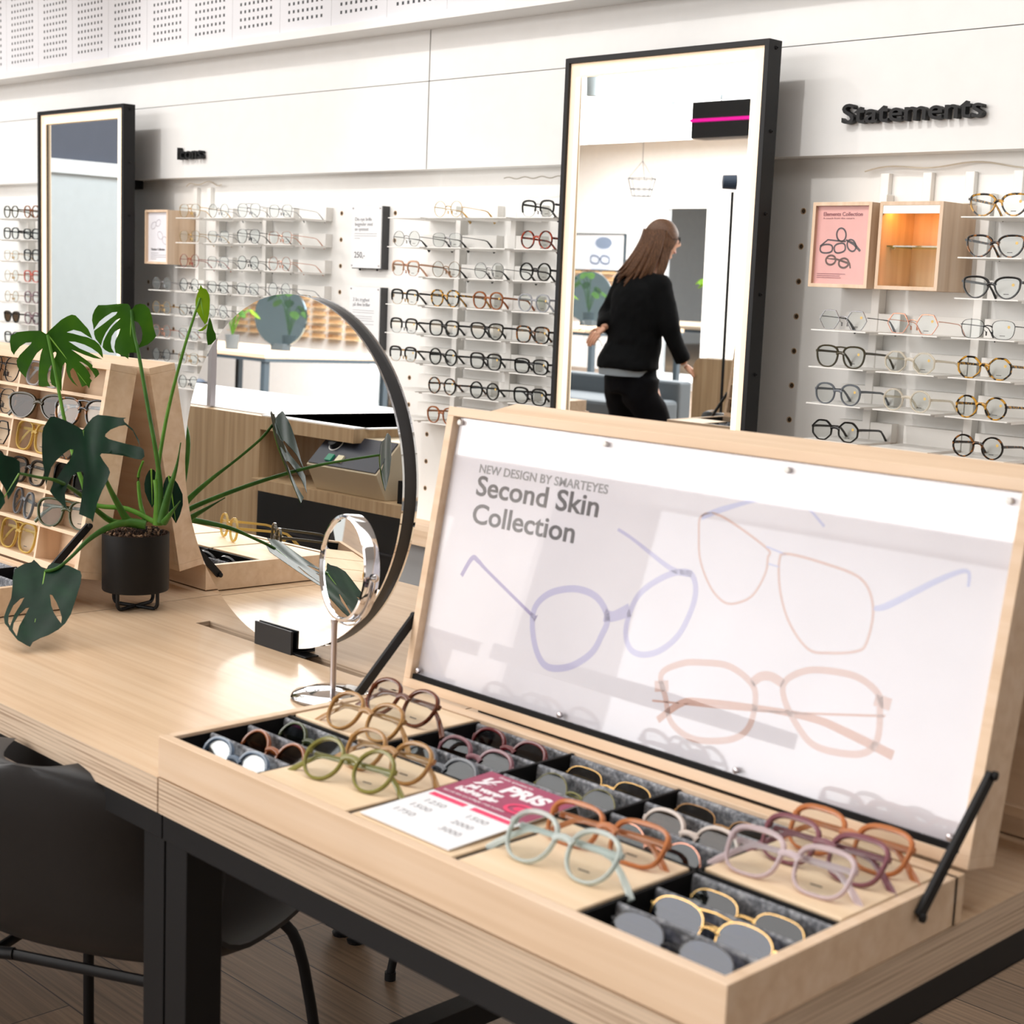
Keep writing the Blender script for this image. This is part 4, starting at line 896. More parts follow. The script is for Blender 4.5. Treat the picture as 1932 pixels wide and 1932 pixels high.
ct('\u00bd PRIS', .030, .012, .145, .098, bold=.0014); ct('p\u00e5 vores', .014, .016, .131, .05, bold=.0009); ct('bedste glas', .014, .012, .117, .06, bold=.0009)
ct('Gratis synstest nu', .006, .02, .173, .05, bold=0); ct('Spar p\u00e5 dine nye brilleglas i hele butikken', .005, .006, .106, .09, bold=0)
g = MB(); glyph(g, 0, el(.102, .123, .016, .011, .1), .0024, ca, cb, co, .0019, True); glyph(g, 0, [(.118, .128), (.130, .136)], .0024, ca, cb, co, .0019); glyph(g, 0, el(.102, .123, .004, .003), .003, ca, cb, co, .0019, True)
g.build('printed_glasses', PNK, t)
for i, (u, v, s) in enumerate(((.016, .068, '1250'), (.014, .05, '1500'), (.012, .03, '1750'), (.078, .068, '1500'), (.080, .048, '2000'), (.084, .028, '3000'))): ct(s, .012, u, v, .028, INKL, 0, .0013)
LEAVES = {
 'A': ((-2.4633,1.3,1.2092),(0.4577,0.608,0.6487),(0.5435,0.3861,-0.7453),[(-0.7,-2.8),(-5.5,-14.1),(-21.9,-27.2),(-38.3,-37.6),(-51.7,-40.1),(-59.9,-33.2),(-67.3,-20.6),(-68.3,-11.0),(-63.7,-13.5),(-51.3,-16.1),(-38.5,-14.1),(-29.6,-8.4),(-32.0,-6.8),(-46.8,-6.2),(-60.4,-4.7),(-70.8,-0.7),(-76.2,7.4),(-78.5,18.0),(-77.2,32.5),(-70.1,26.8),(-60.9,21.8),(-47.8,15.7),(-34.5,11.9),(-21.3,12.1),(-31.5,18.4),(-43.8,29.2),(-55.7,42.4),(-67.5,56.7),(-64.4,62.3),(-52.3,71.6),(-50.2,61.3),(-43.8,52.0),(-34.2,45.2),(-27.6,43.3),(-28.4,45.6),(-36.1,51.9),(-43.8,60.2),(-48.6,70.9),(-46.0,78.1),(-42.0,83.4),(-42.0,91.6),(-30.9,76.7),(-20.6,64.3),(-12.7,58.2),(-5.8,56.1),(-6.0,59.4),(-13.7,69.8),(-17.2,79.4),(-17.6,91.5),(-14.6,103.2),(-14.6,92.9),(-13.5,82.4),(-8.7,73.8),(-3.1,72.1),(-0.8,72.9),(-1.5,81.6),(-4.8,93.5),(-9.2,108.1),(-1.1,110.9),(-0.1,114.8),(-1.4,118.9),(5.9,112.4),(10.8,110.1),(10.7,103.8),(14.0,102.3),(15.8,93.5),(16.1,80.2),(13.8,70.2),(17.1,73.8),(20.6,84.9),(20.9,97.5),(19.8,108.0),(16.2,109.8),(22.3,110.0),(27.7,109.1),(30.1,102.8),(28.2,90.9),(25.7,78.6),(20.9,61.3),(16.2,45.2),(21.9,54.9),(27.7,65.7),(36.7,80.2),(47.6,92.0),(43.3,82.3),(36.5,67.6),(28.2,52.1),(21.2,31.2),(29.2,38.0),(38.7,51.8),(44.8,64.9),(48.6,78.3),(49.3,90.3),(52.6,85.6),(57.0,76.8),(58.9,67.9),(57.1,57.2),(50.6,44.8),(43.3,35.8),(35.5,24.9),(28.1,16.1),(39.7,19.6),(47.8,30.1),(51.3,41.2),(55.5,52.8),(58.0,44.5),(60.3,33.9),(59.6,23.1),(58.9,11.1),(57.9,2.0),(53.8,-3.3),(45.5,-5.8),(34.0,-6.8),(18.6,-5.6),(6.5,-4.6)],[[(-12.1,29.8),(-8.1,30.5),(-7.4,33.5),(-11.1,36.8),(-17.1,39.2),(-16.6,36.5)]]),
 'B': ((-2.2895,1.36,1.2601),(0.7031,0.711,-0.0131),(0.0709,-0.0884,-0.9936),[(-0.7,-0.3),(-3.3,-7.1),(-6.6,-10.1),(-20.6,-9.8),(-42.3,-6.6),(-57.1,-5.7),(-62.2,1.5),(-65.7,11.1),(-66.3,20.4),(-64.1,28.1),(-62.5,36.1),(-59.3,30.9),(-53.5,21.3),(-44.5,13.0),(-32.4,5.3),(-23.7,4.1),(-26.0,8.9),(-35.0,15.6),(-47.1,25.6),(-61.8,37.6),(-61.4,43.5),(-58.4,51.1),(-53.5,56.3),(-48.5,62.3),(-46.0,50.5),(-41.8,39.3),(-34.5,28.0),(-25.6,18.2),(-17.9,14.4),(-20.9,17.9),(-29.1,26.2),(-35.8,34.3),(-41.5,45.5),(-45.0,55.1),(-45.6,64.5),(-41.2,68.9),(-34.0,72.4),(-25.4,73.0),(-30.5,65.2),(-32.7,56.0),(-31.4,45.0),(-26.3,36.9),(-17.1,31.8),(-19.8,41.2),(-24.8,52.4),(-25.8,63.4),(-23.1,72.6),(-15.2,75.3),(-7.2,78.0),(0.0,82.2),(-1.8,74.5),(1.8,71.2),(8.1,70.6),(14.4,71.8),(16.3,62.3),(29.3,56.0),(38.2,47.7),(42.6,40.9),(37.2,25.7),(34.1,8.7),(29.6,-3.5),(21.5,-10.8),(13.6,-11.6),(6.0,-9.2),(1.9,-2.8)],[[(5.6,17.7),(12.0,20.0),(17.8,28.3),(20.3,39.0),(19.6,50.0),(16.1,58.0),(12.7,51.9),(9.8,39.6),(7.7,28.8)]]),
 'C': ((-2.1793,1.21,1.0743),(0.6068,0.7781,0.1622),(0.335,-0.0653,-0.9399),[(-0.9,-1.2),(-8.2,-7.4),(-25.8,-18.9),(-39.6,-25.3),(-45.4,-24.6),(-52.1,-16.4),(-57.3,-8.1),(-59.8,2.1),(-62.1,24.4),(-63.0,46.7),(-61.7,61.9),(-61.3,85.8),(-58.0,74.3),(-51.0,55.9),(-44.2,46.3),(-31.5,34.6),(-22.2,29.1),(-17.2,29.8),(-17.6,33.5),(-24.0,46.1),(-34.0,58.2),(-44.2,73.3),(-49.1,78.5),(-56.4,93.9),(-50.4,105.2),(-40.2,117.0),(-33.4,126.9),(-35.0,114.8),(-34.8,99.9),(-30.4,85.6),(-22.5,71.8),(-14.7,66.9),(-6.8,66.5),(-5.7,69.6),(-8.8,91.6),(-12.6,113.4),(-17.0,135.1),(-6.9,141.0),(-0.2,144.9),(2.0,151.1),(4.6,141.1),(11.1,121.2),(20.3,103.1),(30.6,88.1),(36.3,75.4),(34.3,67.6),(27.0,54.6),(23.0,45.0),(25.5,42.4),(39.6,45.8),(60.5,53.2),(78.4,61.7),(88.2,65.3),(93.8,60.8),(93.5,50.2),(89.0,45.0),(69.7,36.4),(55.9,30.0),(39.4,21.7),(34.1,16.4),(35.3,12.8),(43.9,7.2),(58.7,4.7),(68.8,5.3),(79.2,16.5),(84.7,32.4),(87.8,43.4),(87.5,32.8),(79.5,13.5),(68.0,-0.1),(67.0,-4.8),(71.5,-5.7),(60.2,-8.8),(43.4,-14.8),(26.5,-20.1),(17.6,-17.6),(8.0,-9.8),(1.4,-2.4)],[]),
 'D': ((-2.2186,1.165,0.8471),(0.593,0.8051,0.0056),(0.6777,-0.4954,-0.5435),[(0.5,-4.4),(-7.5,-10.4),(-14.3,-18.9),(-20.2,-25.3),(-22.9,-18.8),(-33.6,-12.2),(-46.3,-0.2),(-46.4,20.0),(-43.6,45.0),(-41.9,67.7),(-44.8,92.1),(-46.4,112.2),(-42.8,126.1),(-35.9,135.9),(-35.0,139.5),(-18.7,163.8),(-4.4,173.6),(1.0,176.5),(3.5,165.1),(13.6,158.0),(25.0,152.2),(37.7,139.2),(46.2,124.7),(52.0,104.0),(56.1,65.0),(59.1,34.4),(58.6,15.7),(55.5,4.7),(35.3,-9.2),(21.8,-15.4),(8.6,-19.1),(3.1,-12.0),(1.5,-0.9)],[[(-23.1,62.0),(-28.8,65.7),(-36.6,83.8),(-39.9,107.5),(-38.3,123.6),(-34.4,132.3),(-31.8,104.5),(-25.5,74.7)],[(-12.9,85.1),(-17.8,86.6),(-25.7,104.5),(-30.0,125.0),(-29.4,139.5),(-21.2,155.2),(-21.1,130.8),(-17.1,107.4)],[(14.4,55.6),(18.1,56.8),(27.0,74.3),(34.6,95.2),(39.7,113.0),(40.1,125.6),(32.6,113.0),(25.7,98.3),(19.5,80.4)]]),
 'E': ((-2.0764,1.05,1.0275),(0.5688,0.6465,-0.5085),(-0.3249,-0.3914,-0.861),[(2.5,2.9),(-0.7,-4.0),(-8.0,-15.6),(-18.0,-16.4),(-30.0,-13.1),(-40.0,-14.5),(-55.5,-9.4),(-66.6,5.7),(-67.4,25.5),(-58.4,48.9),(-37.9,68.3),(-17.0,77.8),(2.1,78.7),(4.9,62.3),(5.4,47.3),(-1.9,38.9),(-12.5,32.7),(-25.4,26.3),(-21.6,22.3),(-18.7,22.0),(-4.3,30.7),(4.0,38.4),(6.8,41.2),(6.5,25.5),(5.3,11.6)],[]),
 'F': ((-2.2367,1.46,1.2845),(0.5822,0.7917,0.1852),(0.1505,0.1189,-0.9814),[(4.3,-21.9),(6.5,-16.0),(12.4,-12.8),(15.4,-3.5),(15.2,5.7),(12.4,19.3),(9.2,30.0),(5.0,40.6),(0.0,45.4),(-5.0,34.4),(-9.5,22.6),(-10.3,11.3),(-8.7,2.2),(-4.4,-6.5),(-0.6,-12.4),(-2.9,-15.1),(0.8,-15.0)],[]),
 'G': ((-2.2223,1.47,1.247),(0.5095,0.857,-0.0772),(0.013,-0.0973,-0.9952),[(-0.9,-6.2),(3.0,1.7),(7.3,14.2),(11.6,21.2),(13.2,29.4),(5.8,39.5),(0.0,41.5),(-2.8,30.2),(-4.0,21.1),(-3.3,10.8),(-1.9,-2.4)],[]),
 'H': ((-2.2121,1.455,1.2411),(0.4053,0.4753,-0.781),(-0.4443,-0.6442,-0.6226),[(0.6,-1.7),(2.4,-2.6),(5.6,3.9),(5.6,10.8),(3.4,14.9),(-0.0,17.4),(1.5,11.0),(1.0,3.2)],[]),
}
PETIOLES = {
 'A': [(-2.2367,1.375,0.9072),(-2.2833,1.35,0.9255),(-2.3272,1.31,0.9316),(-2.3503,1.3,0.9749),(-2.3846,1.3,1.0257),(-2.4082,1.3,1.0735),(-2.4375,1.3,1.1487),(-2.4633,1.3,1.2092)],
 'B': [(-2.2234,1.375,0.9091),(-2.2112,1.37,0.9694),(-2.214,1.36,1.0407),(-2.2327,1.36,1.0919),(-2.2653,1.36,1.1865),(-2.2808,1.36,1.2209),(-2.2895,1.36,1.2601)],
 'C': [(-2.2569,1.37,0.9002),(-2.2695,1.345,0.9068),(-2.2631,1.32,0.9393),(-2.242,1.29,0.9751),(-2.2133,1.26,1.0107),(-2.1853,1.23,1.0494),(-2.1793,1.21,1.0743)],
 'D': [(-2.2487,1.365,0.9018),(-2.2662,1.34,0.9059),(-2.2659,1.3,0.8984),(-2.2375,1.25,0.8863),(-2.2164,1.21,0.8671),(-2.2072,1.18,0.8525),(-2.2186,1.165,0.8471)],
 'E': [(-2.2654,1.37,0.899),(-2.2903,1.33,0.9033),(-2.2743,1.29,0.9266),(-2.2091,1.22,0.9689),(-2.1471,1.15,1.0012),(-2.1183,1.1,1.0141),(-2.0764,1.05,1.0275)],
 'F': [(-2.2348,1.38,0.9071),(-2.2469,1.385,0.955),(-2.2491,1.39,1.0087),(-2.2528,1.41,1.0977),(-2.2418,1.43,1.1922),(-2.2462,1.45,1.2412),(-2.2367,1.46,1.2845)],
 'S1': [(-2.257,1.37,0.9048),(-2.2743,1.37,0.9343),(-2.2815,1.37,0.9789),(-2.2666,1.37,1.0078)],
 'S2': [(-2.2152,1.375,0.9102),(-2.2027,1.38,0.9609),(-2.195,1.39,1.0058),(-2.1907,1.395,1.046)],
 'S3': [(-2.199,1.37,0.9129),(-2.1591,1.36,0.9369),(-2.1199,1.35,0.9603)],
 'T': [(-2.2267,1.375,0.9041),(-2.2256,1.375,0.9493),(-2.2327,1.375,0.9799)],
}
# ---------------------------------------------------------------- monstera
def leaf_green(name, dark, mid, light, trans):
    m = bpy.data.materials.new(name); m.use_nodes = True; nt = m.node_tree; b = nt.nodes['Principled BSDF']; out = nt.nodes['Material Output']
    tc = nt.nodes.new('ShaderNodeTexCoord'); n = nt.nodes.new('ShaderNodeTexNoise'); n.inputs['Scale'].default_value = 22; n.inputs['Detail'].default_value = 4
    nt.links.new(tc.outputs['Object'], n.inputs['Vector']); r = ramp(nt, [(.3, dark), (.55, mid), (.8, light)]); nt.links.new(n.outputs['Fac'], r.inputs[0]); nt.links.new(r.outputs[0], b.inputs['Base Color'])
    b.inputs['Roughness'].default_value = .42; b.inputs['Specular IOR Level'].default_value = .16
    t = nt.nodes.new('ShaderNodeBsdfTranslucent'); t.inputs[0].default_value = (*lin(light), 1); mx = nt.nodes.new('ShaderNodeMixShader'); mx.inputs[0].default_value = trans
    nt.links.new(b.outputs[0], mx.inputs[1]); nt.links.new(t.outputs[0], mx.inputs[2]); nt.links.new(mx.outputs[0], out.inputs[0]); return m
LDARK = leaf_green('leaf_dark', (10, 36, 24), (14, 46, 30), (22, 60, 36), .05)
LMID = leaf_green('leaf_green', (44, 88, 16), (60, 108, 20), (84, 132, 26), .4)
LYOUNG = leaf_green('leaf_young', (104, 144, 20), (128, 168, 26), (156, 190, 44), .4)
STEM = leaf_green('stem_green', (66, 110, 34), (84, 130, 44), (116, 156, 70), .05); STEMD = leaf_green('stem_dark', (48, 86, 34), (62, 104, 40), (88, 128, 54), .05)
VEIN = mat('leaf_vein', (116, 164, 52), .4)
def leaf_mesh(out, holes, fold=.12, droop=.5, curl=0.0, th=.0007, step=9):
    """outline in millimetres (x across, y along the midrib) -> solid, folded and drooping blade; returns verts, faces"""
    P = [Vector((x, y)) for x, y in out]; n = len(P)
    V = list(P); E = [(i, (i + 1) % n) for i in range(n)]; base = n
    for h in holes:
        V += [Vector((x, y)) for x, y in h]; E += [(base + i, base + (i + 1) % len(h)) for i in range(len(h))]; base += len(h)
    def inside(p, poly):
        c = False; j = len(poly) - 1
        for i in range(len(poly)):
            a, b = poly[i], poly[j]
            if (a[1] > p[1]) != (b[1] > p[1]) and p[0] < (b[0] - a[0]) * (p[1] - a[1]) / (b[1] - a[1]) + a[0]: c = not c
            j = i
        return c
    xs = [p.x for p in P]; ys = [p.y for p in P]
    x = min(xs) + step / 2; k = 0
    while x < max(xs):
        y = min(ys) + step / 2 + (k % 2) * step / 2
        while y < max(ys):
            if inside((x, y), out) and not any(inside((x, y), h) for h in holes) and min((Vector((x, y)) - q).length for q in V[:base]) > step * .35: V.append(Vector((x, y)))
            y += step
        x += step * .87; k += 1
    v2, e2, f2, *_ = delaunay_2d_cdt(V, E, [], 0, 1e-5)
    L = max(ys)
    tri = []
    for f in f2:
        c = sum((v2[i] for i in f), Vector((0, 0))) / len(f)
        if inside(c, out) and not any(inside(c, h) for h in holes): tri.append(tuple(f))
    def hgt(p):
        x, y = p.x, p.y
        return fold * abs(x) - curl * x * x / 60 - droop * max(0, y) ** 2 / (L * 4) + .9 * math.sin(abs(x) * .16 + y * .05)
    return v2, tri, hgt
def add_leaf(root, name, L, m, fold=.12, droop=.3, vein=True, label=None, th=.35, flip=1):
    J, w_, v_, out, holes = L; v2, tri, hg = leaf_mesh(out, holes, fold, droop)
    J, w_, v_ = Vector(J), Vector(w_), Vector(v_); nn = w_.cross(v_) * flip; o = Vector(root['_o']); V = []; N = len(v2)
    for s in (1, -1):
        for p in v2: V.append(J + (w_ * p.x + v_ * p.y + nn * (hg(p) + s * th)) / 1000)
    F = [t for t in tri] + [tuple(i + N for i in t[::-1]) for t in tri]
    cnt = {}
    for t in tri:
        for i in range(len(t)):
            a, b = t[i], t[(i + 1) % len(t)]; cnt.setdefault(tuple(sorted((a, b))), []).append((a, b))
    for k, e in cnt.items():
        if len(e) == 1: a, b = e[0]; F.append((b, a, a + N, b + N))
    mb = MB().add(V, F); ob = mb.build(name, m, root, smooth=True, flat_angle=60)
    if label: ob['label'] = label
    if vein:
        ymax = max(y for x, y in out); pts = []
        def pt(x, y): return J + (w_ * x + v_ * y + nn * (hg(Vector((x, y))) + .4)) / 1000
        mv = MB(); k = 12
        mv.tube([pt(0, ymax * .96 * i / k) for i in range(k + 1)], [.0016 * (1 - .8 * i / k) for i in range(k + 1)], 6)
        mv.build('midrib', VEIN, root, smooth=True)
    return ob
PX, PY_ = -2.292, 1.372
PL = thing('potted_monstera', (PX, PY_, ZT), 'monstera plant with split leaves in a round black pot on a black wire stand', 'plant')
pot = MB(); zb, zt = .783, .882; r = .0565
pot.lathe([(0, zb), (r - .001, zb), (r, zb + .002), (r, zt), (r - .0022, zt), (r - .0022, zt - .012), (0, zt - .012)], (PX, PY_, 0), 64)
pot.build('pot', mat('pot_black', (13, 13, 14), .5, spec=.25), PL, smooth=True, flat_angle=35)
zs = .7535
for a in (R(20), R(110)):
    d = Vector((math.cos(a), math.sin(a), 0)); c = Vector((PX, PY_, 0)); q = .047; rc = .010; pts = []
    pts.append(c + d * -q + Vector((0, 0, zb + .003))); pts.append(c + d * -q + Vector((0, 0, zs + rc)))
    for j in range(1, 5): th = PI / 2 * j / 5; pts.append(c + d * (-q + rc - rc * math.cos(th)) + Vector((0, 0, zs + rc - rc * math.sin(th))))
    pts.append(c + d * (-q + rc) + Vector((0, 0, zs))); pts.append(c + d * (q - rc) + Vector((0, 0, zs)))
    for j in range(1, 5): th = PI / 2 * j / 5; pts.append(c + d * (q - rc + rc * math.sin(th)) + Vector((0, 0, zs + rc - rc * math.cos(th))))
    pts.append(c + d * q + Vector((0, 0, zs + rc))); pts.append(c + d * q + Vector((0, 0, zb + .003)))
    MB().tube(pts, .0032, 10, up=(.3, .2, .1)).build('stand_leg', BLACK, PL, smooth=True)
# soil
rng = random.Random(3); soil = MB(); n = 26
for i in range(n + 1):
    pass
vs = [(PX, PY_, zt - .001)]; 
for rr_ in range(1, 9):
    for k in range(40):
        a = 2 * PI * k / 40; q = (r - .0025) * rr_ / 8; vs.append((PX + q * math.cos(a), PY_ + q * math.sin(a), zt - .004 + .006 * (1 - rr_ / 8) + rng.uniform(-.0022, .003) * (rr_ < 8)))
fs = [(0, 1 + k, 1 + (k + 1) % 40) for k in range(40)] + [(1 + (a - 1) * 40 + k, 1 + a * 40 + k, 1 + a * 40 + (k + 1) % 40, 1 + (a - 1) * 40 + (k + 1) % 40) for a in range(1, 8) for k in range(40)]
soil.add(vs, fs)
for k in range(240):
    a = rng.uniform(0, 2 * PI); q = (r - .006) * math.sqrt(rng.random()); s = rng.uniform(.0012, .0034)
    e = Euler((rng.uniform(0, 3), rng.uniform(0, 3), rng.uniform(0, 3))).to_matrix()
    soil.obox((PX + q * math.cos(a), PY_ + q * math.sin(a), zt + .004 * (1 - q / r) + rng.uniform(-.001, .0025)), e[0], e[1], e[2], s, s * .6, s * .5, rng.choice((0, 0, 1, 2)))
so = soil.build('soil', [mat('soil_brown', (70, 50, 38), .95), mat('soil_light', (132, 104, 80), .9), mat('soil_dark', (34, 26, 22), .95)], PL); so['kind'] = 'stuff'
RAD = {'A': (.0045, .0028), 'B': (.0045, .0026), 'C': (.0085, .0024), 'D': (.008, .0028), 'E': (.006, .0022), 'F': (.0042, .0022), 'S1': (.0045, .002), 'S2': (.009, .001), 'S3': (.006, .001), 'T': (.009, .006)}
for k, pts in PETIOLES.items():
    q = smooth2(pts, False, 5); N = len(q); a, b_ = RAD[k]
    rr = [a + (b_ - a) * min(1, (i / (N - 1)) * (1.6 if k in 'CD' else 1.2)) for i in range(N)]
    MB().tube(q, rr, 10).build('petiole', STEM if k in ('A', 'F', 'T', 'S1') else STEMD, PL, smooth=True)
add_leaf(PL, 'leaf', LEAVES['A'], LMID, .10, .2)
add_leaf(PL, 'leaf', LEAVES['B'], LMID, .08, .2)
add_leaf(PL, 'leaf', LEAVES['C'], LDARK, -.30, .5, flip=1, label='dark drooping split leaf')
add_leaf(PL, 'leaf', LEAVES['D'], LDARK, -.10, .3, label='dark heart-shaped leaf hanging towards the table')
add_leaf(PL, 'leaf', LEAVES['E'], LDARK, -.15, .3)
add_leaf(PL, 'leaf', LEAVES['F'], LYOUNG, .1, .1, label='bright folded young leaf')
add_leaf(PL, 'leaf', LEAVES['G'], LMID, .1, .1, vein=False); add_leaf(PL, 'leaf', LEAVES['H'], LYOUNG, .0, .0, vein=False)
# a folded dark leaf standing among the stems
o = [(0, 0), (-6, 4), (-13, 16), (-17, 32), (-16, 48), (-9, 66), (0, 82), (8, 68), (15, 50), (17, 32), (12, 14), (6, 3)]
add_leaf(PL, 'leaf', ((-2.235, 1.40, .985), (.72, .69, 0), (.15, .1, -.98), o, []), LDARK, .5, .1)
add_leaf(PL, 'leaf', ((-2.29, 1.40, .99), (.6, .75, .1), (-.1, .1, -.98), [(x * .8, y * .85) for x, y in o], []), LDARK, .4, .1)

# ---------------------------------------------------------------- round two-sided mirror in the table slot
ph = R(.65); cz = .750 + .279; rm = .2715; cxm, cym = -1.903, 1.4015; be = R(1.0)
t = thing('round_table_mirror', (-1.913, 1.405, ZT - .02), 'large round mirror with a dark rim standing in the table slot', 'mirror')
nf = Vector((math.sin(be) * math.cos(ph), -math.cos(be) * math.cos(ph), math.sin(ph))); cen = Vector((cxm, cym, cz))
MB().lathe([(0, 0), (rm, 0), (rm, .0035), (0, .0035)], cen, 128, axis=nf).build('front_glass', MIRROR, t, smooth=True, flat_angle=30)
MB().lathe([(rm - .012, -.023), (rm - .003, -.023), (rm - .003, -.0005), (rm - .012, -.0005), (rm - .012, -.023)], cen, 128, axis=nf).build('rim', mat('rim_dark', (44, 44, 46), .45), t, smooth=True, flat_angle=30)
MB().lathe([(0, -.023), (rm, -.023), (rm, -.0265), (0, -.0265)], cen, 128, axis=nf).build('back_glass', MIRROR, t, smooth=True, flat_angle=30)
m = MB(); m.box(-1.962, -1.866, 1.388, 1.392, .750, .787).box(-1.962, -1.866, 1.431, 1.435, .750, .787).box(-1.962, -1.866, 1.392, 1.431, .750, .7535)
m.box(-1.915, -1.872, 1.395, 1.417, .722, .752).box(-1.945, -1.835, 1.3935, 1.4185, .7505, .7525)
m.build('clamp', BLACK, t, bevel=.0006)

# ---------------------------------------------------------------- small chrome make-up mirror
bx_, by_ = -1.638, 1.292
t = thing('tabletop_mirror', (bx_, by_, ZT), 'small chrome vanity mirror on a thin stand between round mirror and tray', 'mirror')
MB().lathe([(0, .001), (.057, .001), (.0585, .003), (.056, .0065), (.038, .011), (.012, .0135), (0, .014)], (bx_, by_, ZT), 64).build('base', CHROME, t, smooth=True, flat_angle=50)
MB().lathe([(0, 0), (.0043, 0), (.0043, .095), (.0052, .096), (.0052, .1), (0, .1)], (bx_, by_, ZT + .012), 24).build('stand', STEEL, t, smooth=True)
al = R(13); tl = R(4); nf = Vector((-math.sin(al) * math.cos(tl), -math.cos(al) * math.cos(tl), math.sin(tl))); cs = Vector((-1.6105, 1.289, .9385)); rs = .0735
MB().lathe([(rs - .006, .006), (rs - .0045, .0085), (rs - .001, .0075), (rs, .0045), (rs, -.0125), (rs - .003, -.0145), (rs - .006, -.0125), (rs - .006, .006)], cs, 96, axis=nf).build('rim', CHROME, t, smooth=True, flat_angle=30)
MB().lathe([(0, .0045), (rs - .0055, .0045), (rs - .0055, .003), (0, .003)], cs, 96, axis=nf).build('mirror_glass', MIRROR, t, smooth=True, flat_angle=30)
side = nf.cross(Vector((0, 0, 1))).normalized() * -1; up = side.cross(nf) * -1
if up.z < 0: up = -up
pts = [cs + side * (rs + .004) * math.cos(a) + up * (rs + .004) * math.sin(a) - nf * .004 for a in [R(-180 + 180 * i / 24) for i in range(25)]]
MB().tube(pts, .0028, 8, flat=.5).build('yoke', CHROME, t, smooth=True)
for s in (-1, 1): MB().lathe([(0, 0), (.0055, 0), (.0055, .003), (.004, .0045), (0, .005)], cs + side * s * (rs + .003) - nf * .004, 20, axis=side * s).build('pivot_screw', CHROME, t, smooth=True)

# ---------------------------------------------------------------- chairs
PLAST = mat('chair_plastic', (26, 26, 28), .45); PLB = mat('chair_slate', (58, 70, 86), .5)
def chair(loc, rz, label, m=PLAST, hs=.435, ml=None, group='moulded shell chairs'):
    t = bpy.data.objects.new('shell_chair', None); col.objects.link(t); t.location = loc; t.rotation_euler = (0, 0, rz); tag(t, label, 'chair', group)
    # the shell: profile in (y, z), y points to the sitter's front
    prof = [(.235, -.012), (.20, .0), (.12, -.010), (.02, -.022), (-.08, -.018), (-.15, .012), (-.185, .065), (-.205, .12), (-.222, .175), (-.235, .22), (-.243, .262), (-.245, .285)]
    prof = smooth2(prof, False, 3); n = len(prof); k = 14; vs = []
    for s in (0, 1):
        for i, (y, z) in enumerate(prof):
            u = i / (n - 1); hw = .215 + .012 * math.sin(PI * min(1, u * 1.6)) - .02 * max(0, u - .4); 
            if u < .08: hw *= .80 + .2 * (u / .08) ** .5
            if u > .80: hw *= math.sqrt(max(0.05, 1 - ((u - .80) / .215) ** 2))
            for j in range(k + 1):
                x = -1 + 2 * j / k; lift = abs(x) ** 3
                if u < .45: dy, dz = 0, .045 * lift * min(1, .35 + u * 2)
                elif u < .62: q = (u - .45) / .17; dy, dz = .085 * lift * q, .045 * lift * (1 - q * .5)
                else: dy, dz = .085 * lift, .0225 * lift * (1 - (u - .62) / .38)
                off = -.007 * s
                vs.append((x * hw, y + dy + (off if u > .5 else 0), hs + z + dz + (off if u <= .5 else 0)))
    w_ = k + 1; N = n * w_; fs = []
    for s in (0, 1):
        for i in range(n - 1):
            for j in range(k):
                q = (s * N + i * w_ + j, s * N + i * w_ + j + 1, s * N + (i + 1) * w_ + j + 1, s * N + (i + 1) * w_ + j); fs.append(q if s else q[::-1])
    bd = [i for i in range(k)] ; ring = [j for j in range(w_)] + [i * w_ + k for i in range(1, n)] + [(n - 1) * w_ + j for j in range(k - 1, -1, -1)] + [i * w_ for i in range(n - 2, 0, -1)]
    for a in range(len(ring)): b_ = ring[(a + 1) % len(ring)]; fs.append((ring[a], b_, b_ + N, ring[a] + N))
    MB().add(vs, fs).build('seat_shell', m, t, smooth=True, flat_angle=50)
    ml = ml or BLACK
    MB().tube([(-.14, .14, hs - .03), (.14, .14, hs - .03), (.14, -.12, hs - .035), (-.14, -.12, hs - .035)], .008, 8, closed=True).build('under_frame', ml, t, smooth=True)
    for sx in (-1, 1):
        for sy in (-1, 1):
            y0 = .14 if sy > 0 else -.12
            pts = smooth2([(sx * .11, y0, hs - .034), (sx * .155, y0 + sy * .008, hs - .045), (sx * .185, y0 + sy * .03, hs - .12), (sx * .215, y0 + sy * .075, .012)], False, 4)
            MB().tube(pts, .0085, 10, up=(.2, .9, .1)).build('leg', ml, t, smooth=True)
            g = MB().lathe([(0, 0), (.011, 0), (.011, .016), (0, .016)], (sx * .215, y0 + sy * .075, 0), 12).build('foot', ml, t, smooth=True)
    return t
chair((-1.815, 1.085, 0), R(27), 'black moulded chair pushed under the middle table at lower left')
chair((-1.88, 2.02, 0), R(176), 'black chair behind the tables, its thin legs showing under the tabletop')
for i, (x, y, rz, ds) in enumerate(((-14.3, -5.75, 150, 'slate blue chair at the far table, left one in the round mirror'), (-12.3, -5.6, 205, 'slate blue chair at the far table, right one in the round mirror'))):
    chair((x, y, 0), R(rz), ds, PLB, ml=mat('leg_slate', (50, 62, 76), .5))

